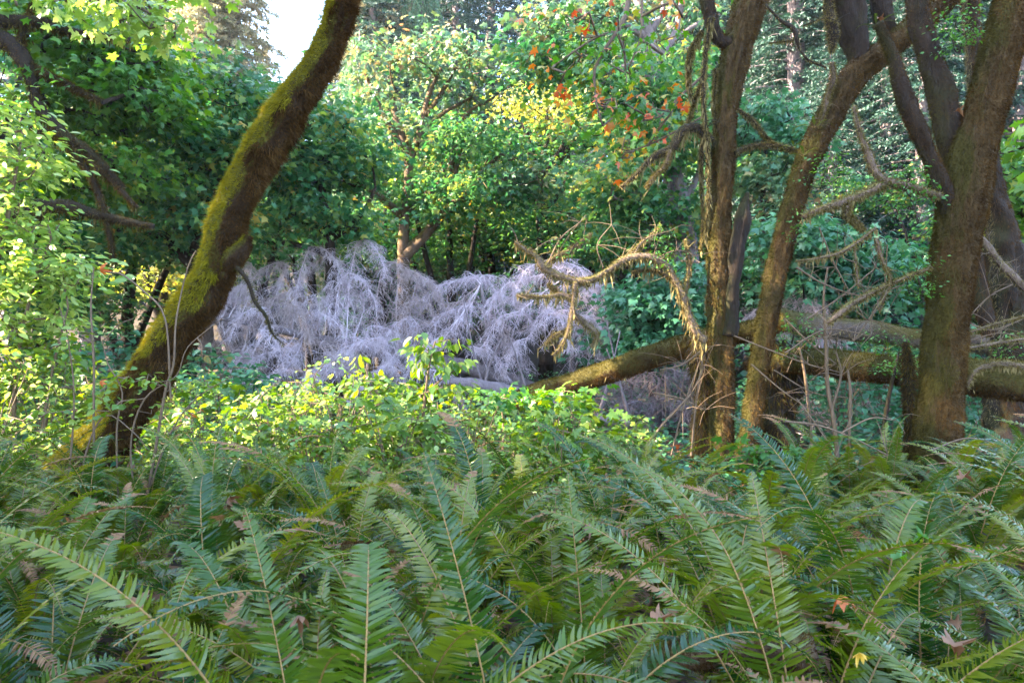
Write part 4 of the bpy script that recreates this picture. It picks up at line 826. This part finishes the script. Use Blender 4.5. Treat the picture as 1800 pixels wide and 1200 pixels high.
PS = [proto_shrub(301, 1.05, .6, ['shrub', 'shrub_sun']), proto_shrub(302, .9, .55, ['shrub', 'shrub_sun']), proto_shrub(303, .8, .6, ['shrub', 'maple_warm']), proto_shrub(304, .95, .5, ['shrub_teal'], leaf=.075, grp='cool green shrubs in the shade'), proto_shrub(305, 1.15, .5, ['shrub', 'shrub_sun'], leaf=.10, n=55, per=5, tpl=MAPLE_FINE), proto_shrub(306, .9, .6, ['shrub', 'deadleaf'], leaf=.085, n=60, per=6, tpl=OVAL), proto_shrub(307, 1.25, .45, ['shrub_sun', 'shrub'], leaf=.05, n=80, per=6)]
srng = np.random.default_rng(33)
def shrub_label(px, Y):
    lm = min([(150, 'the leaning trunk foot'), (400, 'the shady hollow left of the dead conifer'), (560, 'the largest dead mound'), (740, 'the big-leaved sapling'), (880, 'the purple-grey log'), (1010, 'the sloping log\'s low end'), (1150, 'the low dead tangle')], key=lambda q: abs(q[0] - px))[1]
    return lm
rows_ = [('front row', 5.5, 9), ('second row', 6.2, 9), ('third row', 7.0, 9), ('back row', 8.0, 9)]
cnt = {}
for rn, Y0, n in rows_:
    for i in range(n):
        px = 190 + (i + .5) * 985 / n + srng.uniform(-28, 28); Y = Y0 + srng.uniform(-.25, .25); k = int(srng.choice([0, 1, 2, 4, 4, 5, 6]))
        s = srng.uniform(.85, 1.1) if Y0 < 6 else srng.uniform(.95, 1.3)
        if px > 1000: s *= .85
        lm = shrub_label(px, Y); key = (rn, lm); cnt[key] = cnt.get(key, 0) + 1
        q = {1: '', 2: ' right-hand', 3: ' farther right-hand'}[min(3, cnt[key])]
        put(PS, k, (px - 900) / F_PX * Y, Y, srng.uniform(0, 6.2), s * 1.02 * (.72 if px > 1060 else .76 if px > 840 else .78 if 380 < px < 520 else .86), f'yellow-green{q} shrub, {rn}, before {lm}')
SH = [(330, 10.5, 'cool green shrub in the hollow below the leaning trunk'), (420, 11, 'cool green shrub at the left foot of the dead mound'), (380, 9.3, 'cool green shrub in front of the shady hollow'), (1330, 9.2, 'cool green shrub under the upper log, behind the slanting trunk'), (1480, 8.8, 'cool green shrub under the heavy lower log, middle of the gap'), (1540, 9.6, 'cool green shrub under the heavy lower log, near the stoutest trunk'), (1420, 10.2, 'cool green shrub beyond the dark stump'), (1500, 12, 'cool green shrub far under the logs'), (1580, 11.5, 'cool green shrub beyond the stoutest trunk foot'), (1730, 8.6, 'cool green shrub between stoutest and shaggy trunks'), (1840, 8, 'cool green shrub right of the shaggy trunk'), (1100, 12.5, 'cool green shrub behind the weeping dead clump'), (1210, 12, 'cool green shrub behind the upright trunk foot'), (260, 9.5, 'cool green shrub left of the hollow by the leaning trunk'),
      (1400, 13.5, 'cool green shrub deep behind the sparse dead boughs'), (1460, 14.5, 'cool green shrub deepest beyond the logs'), (1560, 14, 'cool green shrub deep beyond the stoutest trunk'), (1660, 12, 'cool green shrub hidden behind the stoutest trunk')]
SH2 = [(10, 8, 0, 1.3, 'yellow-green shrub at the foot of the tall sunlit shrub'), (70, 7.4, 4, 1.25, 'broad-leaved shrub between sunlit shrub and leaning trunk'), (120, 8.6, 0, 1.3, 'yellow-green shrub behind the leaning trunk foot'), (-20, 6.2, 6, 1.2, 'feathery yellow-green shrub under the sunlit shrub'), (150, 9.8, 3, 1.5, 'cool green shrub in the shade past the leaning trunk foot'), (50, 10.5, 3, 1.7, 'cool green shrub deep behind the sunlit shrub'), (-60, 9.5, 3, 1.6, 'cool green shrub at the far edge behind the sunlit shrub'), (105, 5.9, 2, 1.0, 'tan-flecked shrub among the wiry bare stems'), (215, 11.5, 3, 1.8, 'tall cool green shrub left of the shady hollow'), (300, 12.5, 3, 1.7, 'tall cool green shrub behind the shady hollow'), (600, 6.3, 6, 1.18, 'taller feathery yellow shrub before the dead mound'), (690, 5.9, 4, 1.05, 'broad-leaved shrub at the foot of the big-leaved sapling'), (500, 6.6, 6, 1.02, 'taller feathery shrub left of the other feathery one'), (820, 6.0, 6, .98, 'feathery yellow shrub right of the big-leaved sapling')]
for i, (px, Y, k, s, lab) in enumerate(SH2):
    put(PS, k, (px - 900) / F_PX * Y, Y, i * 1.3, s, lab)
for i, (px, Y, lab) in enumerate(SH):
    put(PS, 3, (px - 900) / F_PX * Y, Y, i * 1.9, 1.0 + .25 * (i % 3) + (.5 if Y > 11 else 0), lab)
# small leafy sprigs growing on the trunks and logs
HK = [('dense sprig of small leaves on the slanting trunk, below its fork', 1450, 300, 6.5, 45, 40, 40), ('sprig of small leaves low on the slanting trunk', 1405, 390, 6.5, 26, 40, 18), ('bunch of small leaves on the inner side of the stoutest trunk', 1600, 345, 5.5, 40, 60, 44), ('bunch of small leaves beside the mossy flank of the stoutest trunk', 1610, 480, 5.5, 26, 50, 26), ('dark sprig of leaves at the fork of the stoutest trunk', 1672, 55, 5.6, 40, 50, 44), ('leafy tuft sprouting on the upper bare log', 1560, 600, 8, 60, 26, 40), ('leafy tuft on the log end behind the slanting trunk', 1395, 590, 7.2, 40, 40, 40), ('green leafy tuft above the gnarled mossy branch', 1170, 440, 6.7, 34, 50, 30), ('small leafy tuft on the outer end of the gnarled branch', 1010, 430, 6.7, 50, 20, 20), ('leaf curtain over the heavy lower log near the stoutest trunk', 1580, 640, 6.6, 50, 24, 44), ('small dark tuft of leaves behind the shaggy trunk', 1790, 620, 7.2, 40, 40, 30)]
for i, (lab, px, py, Y, rx, ry, n) in enumerate(HK):
    custom_shrub('huckleberry_sprig', lab, 'sprig', Y, [[(px + (14 if px > 1560 else -8), py + ry * .8, 4), (px, py, 3)]], [(px, py, rx, ry, .2, n, 0)], ['huckle'], .036, 8, .05, OVAL, 400 + i, stem='bark_dark', r_tip=.0015, seg=.06, rmax=.006)
# bare saplings and dead twigs at the right
def bare(name, label, cat, stems, Y, drp=0, mat='stem', seed=1, extra=0):
    rng = np.random.default_rng(seed); P0, _ = line(stems[0], Y); t = thing(name, label, cat, (P0[0][0], P0[0][1], 0)); md = MB()
    for rows in stems:
        P, R = line(rows, Y); mb = MB(); mb.tube(P, R, 6, .04, .15, 30, seed, cap=False)
        for k in range(extra):
            i = rng.integers(1, len(P)); l = rng.uniform(.15, .5); d = nrm(rng.normal(0, 1, 3) + [0, 0, .2]); q = P[i]
            mb.tube(np.array([q, q + d * l * .5 + [0, 0, .03], q + d * l]), np.array([.0035, .0025, .0012]), 4, .06, cap=False)
        mb.build('stem', M[mat], t)
        if drp: drape(md, P, R, drp, .02, .12, .008, seed=seed)
    if drp: md.build('moss_fronds', [M['moss_pale']], t)
bare('bare_sapling', 'thin mossy sapling stem standing in the gap between slanting and stoutest trunks', 'sapling', [[(1475, 870, 8), (1468, 760, 8), (1455, 680, 7), (1452, 600, 6), (1448, 520, 4), (1455, 470, 3)], [(1462, 720, 5), (1478, 660, 4), (1470, 620, 3)]], 6.3, 60, 'stem', 1, 4)
bare('bare_sapling', 'shorter moss-bearded stem right of the thin mossy sapling', 'sapling', [[(1495, 860, 5), (1493, 760, 5), (1495, 690, 6), (1490, 650, 3)]], 6.2, 80, 'stem', 2, 2)
bare('bare_sapling', 'dark slanting stick beside the leaf-draped stump', 'sapling', [[(1545, 830, 7), (1555, 740, 7), (1570, 660, 6), (1580, 620, 3)]], 6.6, 20, 'bark_dark', 3, 3)
bare('bare_sapling', 'moss-bearded stem just right of the dark stump under the logs', 'sapling', [[(1430, 850, 5), (1424, 740, 5), (1415, 660, 5), (1405, 610, 3)]], 6.8, 70, 'stem', 4, 3)
bare('dead_branch', 'bare arching dead branch above the ferns in front of the stoutest trunk', 'branch', [[(1380, 740, 4), (1440, 748, 4), (1500, 770, 3), (1560, 800, 3)], [(1480, 760, 3), (1530, 735, 3), (1570, 738, 2)], [(1640, 790, 3), (1700, 770, 3), (1755, 785, 3), (1785, 830, 2)], [(1400, 700, 2), (1430, 740, 2.5), (1470, 800, 2)]], 5.0, 0, 'stem', 5, 4)
bare('dead_branch', 'tangle of fine pale twigs in front of the two fallen logs', 'branch', [[(1290, 590, 3), (1340, 610, 3), (1420, 640, 2.5), (1480, 655, 2)], [(1320, 640, 3), (1380, 690, 2.5), (1440, 730, 2)], [(1380, 560, 2.5), (1420, 600, 2.5), (1470, 640, 2)], [(1360, 650, 2), (1430, 690, 2.5), (1500, 700, 2)], [(1400, 600, 2), (1460, 590, 2), (1530, 560, 1.5)]], 6.4, 10, 'stem', 6, 7)
bare('dead_branch', 'fine bare twigs between the stoutest trunk and the shaggy trunk', 'branch', [[(1690, 560, 3), (1740, 580, 3), (1800, 560, 2)], [(1700, 600, 3), (1760, 585, 2), (1810, 600, 2)], [(1700, 560, 2), (1740, 520, 2), (1780, 500, 2)]], 6.0, 10, 'stem', 7, 6)

bare('dead_branch', 'web of moss-strung fine branches hanging between the slanting and stoutest trunks', 'branch', [[(1400, 470, 4), (1450, 500, 3), (1520, 520, 3), (1590, 500, 2)], [(1420, 560, 3), (1480, 520, 3), (1540, 470, 2)], [(1440, 400, 2), (1470, 470, 2.5), (1520, 560, 2)], [(1380, 620, 3), (1450, 580, 2.5), (1530, 590, 2)], [(1560, 430, 2), (1550, 520, 2.5), (1500, 600, 2)]], 6.0, 40, 'stem', 8, 9)
bare('dead_branch', 'jumble of dead twigs and moss strands beneath the sloping log by the upright trunk', 'branch', [[(1130, 790, 4), (1170, 740, 4), (1215, 690, 4), (1240, 640, 3)], [(1180, 800, 3), (1200, 720, 3), (1228, 640, 2.5)], [(1215, 800, 4), (1222, 720, 4), (1235, 630, 3)], [(1150, 690, 2.5), (1195, 700, 3), (1240, 720, 2.5)], [(1160, 650, 2), (1200, 640, 3), (1240, 610, 3)]], 6.9, 45, 'stem', 9, 9)
bare('dead_branch', 'fine dead twigs sticking out above the gnarled mossy branch', 'branch', [[(960, 470, 3), (985, 420, 2.5), (1020, 390, 1.5)], [(1060, 470, 3), (1050, 430, 2), (1075, 395, 1.5)], [(1110, 455, 3), (1135, 420, 2), (1180, 405, 1.5)], [(1150, 455, 2.5), (1190, 440, 2), (1225, 450, 1.5)]], 6.75, 40, 'stem', 10, 6)

# ------------------------------------------------------------------ ground cover and litter (uncountable)
def cover():
    rng = np.random.default_rng(44); n = 26000; Y = 5.4 + 16.6 * rng.random(n) ** 1.3; X = rng.uniform(-.9, .9, n) * Y
    z = ground_z(X, Y); P = np.stack([X, Y, z + rng.uniform(.05, .38, n) * np.clip(vnoise(np.stack([X * .7, Y * .7, X * 0], -1), 8) + .9, .3, 1.5)], -1)
    a = rng.uniform(0, 6.28, n); D = np.stack([np.cos(a), np.sin(a), rng.uniform(-.5, .2, n)], -1)
    mb = MB(); mb.scatter(TOOTH, P, D, nrm(np.array([0, 0, 1.0]) + rng.normal(0, .35, (n, 3))), rng.uniform(.06, .13, n))
    tag(mb.build('ground_cover', [M['shrub_teal']]), kind='stuff')
    n = 5200; Y = rng.uniform(.6, 9, n); X = rng.uniform(-1.0, 1.0, n) * (Y + 1); z = ground_z(X, Y)
    P = np.stack([X, Y, z + rng.uniform(.01, .12, n)], -1); a = rng.uniform(0, 6.28, n)
    mb = MB(); mb.scatter(MAPLE, P, np.stack([np.cos(a), np.sin(a), rng.uniform(-.3, .3, n)], -1), nrm(np.array([0, 0, 1.0]) + rng.normal(0, .4, (n, 3))), rng.uniform(.08, .18, n))
    tag(mb.build('leaf_litter', [M['deadleaf']]), kind='stuff')
cover()

# ------------------------------------------------------------------ sword ferns
def frond_mesh(seed, L=1.0, a0=75, a1=-25, pw=1.6, lp=.075, n=36, twist=0.0, mats=('fern', 'rachis'), roll=0.0, curl=.25, bend=0.0, worn=1.1):
    slat = .35 * math.sin(seed * 2.3)
    rng = np.random.default_rng(seed); K = 48; s = np.linspace(0, 1, K)
    th = np.radians(a0 + (a1 - a0) * s ** pw); ds = L / (K - 1); az = bend * s ** 1.5
    dx = np.cos(th) * np.cos(az); dy = np.cos(th) * np.sin(az); dz = np.sin(th)
    P = np.stack([np.cumsum(dx) * ds, np.cumsum(dy) * ds, np.cumsum(dz) * ds], -1); P -= P[0]
    T, _, _ = frames(P); Y = np.stack([-np.sin(az), np.cos(az), az * 0], -1)
    r = roll + twist * s; Nn = nrm(np.cross(T, Y)); Nn = np.where(Nn[:, 2:3] * 0 + 1 > 0, Nn, Nn)
    Nn = -Nn if Nn[:, 2].mean() < 0 else Nn
    Sd = Y * np.cos(r)[:, None] + Nn * np.sin(r)[:, None]; Up = -Y * np.sin(r)[:, None] + Nn * np.cos(r)[:, None]
    mb = MB(); mb.tube(P, np.linspace(.0042, .0010, K) * (.7 + .3 * L), 5, mat=1, cap=False)
    t = np.linspace(.13, .995, n); tt = np.repeat(t, 2) + rng.normal(0, .003, 2 * n); sg = np.tile([1.0, -1.0], n)
    tt = np.clip(tt, 0, .999); i = np.minimum((tt * (K - 1)).astype(int), K - 2); f = (tt * (K - 1) - i)[:, None]
    lerp = lambda A: A[i] * (1 - f) + A[i + 1] * f
    p, tg, sd, u_ = lerp(P), nrm(lerp(T)), nrm(lerp(Sd)), nrm(lerp(Up))
    prof = np.clip((tt - .10) / .16, .25, 1) ** .7 * np.clip((1.03 - tt) / .55, 0, 1) ** .75
    ln = lp * prof * rng.uniform(.9, 1.08, 2 * n) * (.75 + .25 * L)
    q = np.linspace(0, 1, 5)
    fw = .22 + .35 * tt ** 2
    d0 = nrm(sd * sg[:, None] + tg * (fw + rng.normal(0, .06, 2 * n))[:, None] + u_ * (.24 + rng.normal(0, .14, 2 * n))[:, None])
    wv = nrm(tg - d0 * (tg * d0).sum(1)[:, None]); nv = np.cross(d0, wv) * sg[:, None]; nv = nrm(nv * np.sign((nv * u_).sum(1))[:, None])
    tl = (rng.normal(.45, .22, 2 * n) + slat)[:, None]; wv = nrm(wv * np.cos(tl) + nv * np.sin(tl))
    hw = np.array([.0020, .0030, .0027, .0018, .0004]) * (.8 + .25 * L) * np.clip(L, .6, 1.3)
    cu = curl * (.6 + .8 * rng.random(2 * n))
    V = []
    for k in range(5):
        c = p + d0 * (ln * q[k])[:, None] + (tg * .16 * ln[:, None] * q[k] ** 2) - nv * (ln * cu * q[k] ** 2)[:, None]
        w_ = np.minimum(hw[k], ln * .16)[:, None] if k < 4 else .0006
        V.append(c - wv * w_); V.append(c + wv * w_)
    V = np.stack(V, 1); off = (np.arange(2 * n) * 10)[:, None, None]
    base = np.array([(2 * k, 2 * k + 1, 2 * k + 3, 2 * k + 2) for k in range(4)]); flip = base[:, ::-1]
    Fq = np.where((sg > 0)[:, None, None], base[None], flip[None]) + off
    old = (tt > worn + rng.normal(0, .03, 2 * n)); keep = rng.random(2 * n) > .05
    for sel, mi in ((~old & keep, 0), (old & keep, 2)):
        if sel.any(): mb.add(V[sel].reshape(-1, 3), (Fq[sel] - off[sel] + (np.arange(sel.sum()) * 10)[:, None, None]).reshape(-1, 4), mi)
    return mb.mesh('frond', [M[m] for m in mats] + [M['fern_dead']])
FR = {}
for k in range(5): FR[('tall', k)] = frond_mesh(500 + k, 1.42, 84 - 3 * k, 10 - 18 * k, 2.1, .072, 128, worn=.80 if k in (1, 4) else 1.2, twist=(k - 2) * .25, bend=(k - 2) * .14)
for k in range(5): FR[('mid', k)] = frond_mesh(510 + k, 1.22, 74 - 4 * k, -15 - 15 * k, 1.7, .070, 112, worn=.72 if k == 2 else 1.2, twist=(k - 2) * .3, bend=(2 - k) * .2)
for k in range(4): FR[('low', k)] = frond_mesh(520 + k, 1.0, 56 - 5 * k, -35 - 10 * k, 1.4, .064, 88, twist=(k - 1.5) * .3)
for k in range(3): FR[('olive', k)] = frond_mesh(530 + k, 1.32, 80 - 5 * k, 0 - 20 * k, 1.9, .070, 120, worn=.85 if k == 1 else 1.2, mats=('fern_olive', 'rachis'), twist=(k - 1) * .4, bend=(k - 1) * .2)
for k in range(4): FR[('arch', k)] = frond_mesh(550 + k, 1.45 - .08 * k, 88 - 2 * k, -62 - 7 * k, 2.0, .072, 126, twist=(k - 1.5) * .2, bend=(k - 1.5) * .15)
for k in range(2): FR[('dead', k)] = frond_mesh(540 + k, .8, 40, -75, 1.2, .06, 30, mats=('fern_dead', 'rachis'), curl=.8)
frng = np.random.default_rng(71)
def add_frond(t, key, az, sc=1.0, tilt=0.0, off=(0, 0, 0), roll=0.0):
    o = bpy.data.objects.new('frond', FR[key]); C.objects.link(o); o.parent = t
    o.rotation_euler = (roll, tilt, az); o.location = off; o.scale = (sc,) * 3
    return o
def fern(x, y, label, n=15, sc=1.0, olive=.2, avoid=True, group='sword ferns covering the foreground'):
    t = thing('sword_fern', label, 'fern', (x, y, float(ground_z(x, y)) + .02), group)
    n_ = 0
    for k in range(n):
        az = k * 2.399 + frng.uniform(-.35, .35); s = sc * frng.uniform(.72, 1.1); u = frng.random()
        kind = 'olive' if u < olive else 'tall' if u < olive + (1 - olive) * .42 else 'arch' if u < olive + (1 - olive) * .68 else 'mid' if u < olive + (1 - olive) * .90 else 'low'
        if frng.random() < .09: kind = 'dead'
        nk = {'tall': 5, 'mid': 5, 'low': 4, 'olive': 3, 'dead': 2, 'arch': 4}[kind]
        if avoid:
            tip = np.array([x + math.cos(az) * .75 * s, y + math.sin(az) * .75 * s]); mid_ = np.array([x + math.cos(az) * .4 * s, y + math.sin(az) * .4 * s])
            if min(np.hypot(*tip), np.hypot(*mid_)) < .8: continue
        add_frond(t, (kind, int(frng.integers(0, nk))), az, s, frng.uniform(-.12, .14), (frng.uniform(-.04, .04), frng.uniform(-.04, .04), 0), frng.uniform(-.15, .15)); n_ += 1
    return t
LMF = [(90, 'the far left edge'), (200, 'the leaning trunk foot'), (420, 'the shady hollow'), (600, 'the largest dead mound'), (750, 'the big-leaved sapling'), (900, 'the middle dead clump'), (1010, 'the gnarled branch'), (1130, 'the low dead tangle'), (1265, 'the upright trunk'), (1340, 'the slanting trunk'), (1480, 'the thin mossy sapling'), (1650, 'the stoutest trunk'), (1780, 'the shaggy trunk')]
rowsF = [('nearest row', 1.45, 7, .62), ('second row', 2.05, 8, .60), ('third row', 2.7, 10, .60), ('fourth row', 3.4, 12, .62), ('fifth row', 4.15, 13, .64), ('rearmost row', 4.9, 15, .62)]
seen = {}
for rn, Y0, n, dx in rowsF:
    for i in range(n):
        x = (i - (n - 1) / 2) * dx * (Y0 * 1.72 + .6) / (n * dx) + frng.uniform(-.12, .12); y = Y0 + frng.uniform(-.2, .2)
        px = 900 + F_PX * x / y
        lm = min(LMF, key=lambda q: abs(q[0] - px))[1]
        key = (rn, lm); seen[key] = seen.get(key, 0) + 1
        q = {1: 'dark green sword fern', 2: 'right-hand sword fern', 3: 'third sword fern', 4: 'fourth sword fern'}[min(4, seen[key])]
        sc = (.95 if y < 3 else .92 if y < 4.4 else .80) * frng.uniform(.76, 1.14)
        fern(x, y, f'{q}, {rn}, before {lm}', n=int(frng.integers(19, 26)), sc=sc, olive=.32 if px < 700 else .6)
for x in (-1.5, 1.55): fern(x, .95, 'near sword fern at the very bottom ' + ('left of the bed' if x < 0 else 'right of the bed'), n=14, sc=.85)
# little ferns growing on the trunks
for lab, px, py, Y, s in [('tiny fern growing in the fork of the slanting trunk', 1540, 48, 6.45, .28), ('tiny fern sprouting from the mossy side of the slanting trunk', 1432, 225, 6.45, .25), ('tiny fern below another on the slanting trunk', 1412, 275, 6.4, .25), ('tiny fern on the bough tip beside the slanting trunk', 1395, 260, 6.6, .2), ('tiny fern on the heavy lower log', 1560, 615, 6.6, .3)]:
    p = at(px, py, Y); t = thing('licorice_fern', lab, 'fern', tuple(p), 'small ferns growing on trunks')
    for k in range(6): add_frond(t, ('low', k % 4), k * 1.05, s * frng.uniform(.7, 1.1), .2)

# loose leaves caught on the ferns and twigs
def loose(label, px, py, Y, size, mat, seed, name='fallen_leaf'):
    rng = np.random.default_rng(seed); p = at(px, py, Y); mb = MB(); tv, tf = MAPLE_FINE
    tv = tv.copy(); tv[:, 2] += rng.choice([-1.8, 1.8]) * tv[:, 0] ** 2 - .9 * (tv[:, 1] - .4) ** 2 + .25 * tv[:, 0] * tv[:, 1] + .1
    mb.scatter((tv, tf), p[None] * 0, nrm(rng.normal(0, 1, (1, 3)) * [1, .4, .5]), nrm(np.array([[0, -.2, .8]]) + rng.normal(0, .5, (1, 3))), np.array([size * .55]))
    o = mb.build(name, [M[mat]]); o.location = tuple(p); tag(o, label, 'leaf')
for a in [('rust-orange dead maple leaf hanging on a bare stem before the leaning trunk', 176, 478, 4.65, .13, 'deadleaf_orange'), ('dull orange dead leaf caught on stems at the leaning trunk base', 174, 672, 4.65, .09, 'deadleaf_orange'), ('tan curled maple leaf lying on fern fronds near the bottom', 1150, 1085, 1.75, .09, 'deadleaf'),
          ('yellow leaf lying low among the nearest ferns', 1518, 1150, 1.6, .06, 'yellowleaf'), ('brown leaf lodged in dark ferns at the lower left', 235, 1070, 1.9, .10, 'deadleaf'), ('reddish brown dead leaf under an arching frond', 535, 1082, 1.9, .11, 'deadleaf'), ('brown dead leaf between upright fronds mid bed', 1030, 920, 2.9, .12, 'deadleaf'),
          ('bright green broad leaf poking from the ferns at their upper edge', 1028, 820, 4.3, .16, 'maple_bright'), ('bright green broad leaf among the silvery ferns', 1570, 980, 2.4, .11, 'maple_bright'), ('second bright green leaf higher in the silvery ferns', 1630, 945, 2.5, .10, 'maple_bright'), ('orange-brown leaf sheltered under fronds near the rotten log', 1480, 1045, 2.2, .12, 'deadleaf_orange'), ('pale dead leaf on fern tops left of the sapling', 395, 885, 3.4, .16, 'deadleaf'), ('dead red-brown leaf wedged on the slanting trunk fork', 1550, 35, 6.3, .11, 'deadleaf'), ('dead leaf stuck in the crotch of the stoutest trunk', 1680, 195, 5.35, .12, 'deadleaf')]:
    loose(*a, seed=int(a[1]))
lr = np.random.default_rng(12)
for q in range(10):
    Y = lr.uniform(1.7, 4.6); px = lr.uniform(60, 1780)
    loose('small curled brown leaf caught among the fern fronds', px, 600 + (1.5 - lr.uniform(.42, .8)) / Y * F_PX, Y, lr.uniform(.07, .13), 'deadleaf', 900 + q)
    bpy.context.scene.collection.objects[-1]['group'] = 'small brown leaves caught on the ferns'
def rot(label, pts, rad, seed):
    P = np.array(pts, float); t = thing('rotten_log', label, 'log', tuple(P[0] - [0, 0, rad[0]])); mb = MB(); surf = mb.tube(P, np.array(rad), 24, .03, .3, 12, seed, stretch=3); mb.build('trunk', M['rot'], t)
    mf = MB(); fuzz(mf, surf, 5000, .02, .004, .1, (0,)); mf.build('moss', [M['moss_brown']], t)
rot('mossy rotten log half buried under the nearest ferns', [at(1170, 1160, 2.0), at(1290, 1135, 2.05), at(1420, 1150, 2.1)], [.03, .055, .05], 91)
rot('pale weathered wood chunk showing among the ferns mid bed', [at(600, 968, 3.0), at(640, 975, 3.0), at(690, 985, 2.95)], [.03, .045, .03], 92)
# extra ferns round the feet of the right-hand trunks
for i, (px, Y, lab) in enumerate([(1130, 5.6, 'sword fern behind the bed below the low dead tangle'), (1215, 5.7, 'sword fern tucked before the upright trunk foot'), (1430, 5.7, 'sword fern behind the bed before the moss-bearded stems'), (1500, 5.5, 'sword fern at the back edge before the shorter moss-bearded stem'), (1560, 5.2, 'sword fern against the mossy flank of the stoutest trunk'), (1730, 5.3, 'sword fern just right of the stoutest trunk foot'), (1800, 5.6, 'sword fern below the shaggy trunk at the view edge'), (1860, 4.6, 'sword fern at the rightmost back corner of the bed'), (60, 4.9, 'sword fern at the back beside the leaning trunk, far left')]):
    fern((px - 900) / F_PX * Y, Y, lab, n=18, sc=.8, olive=.35)
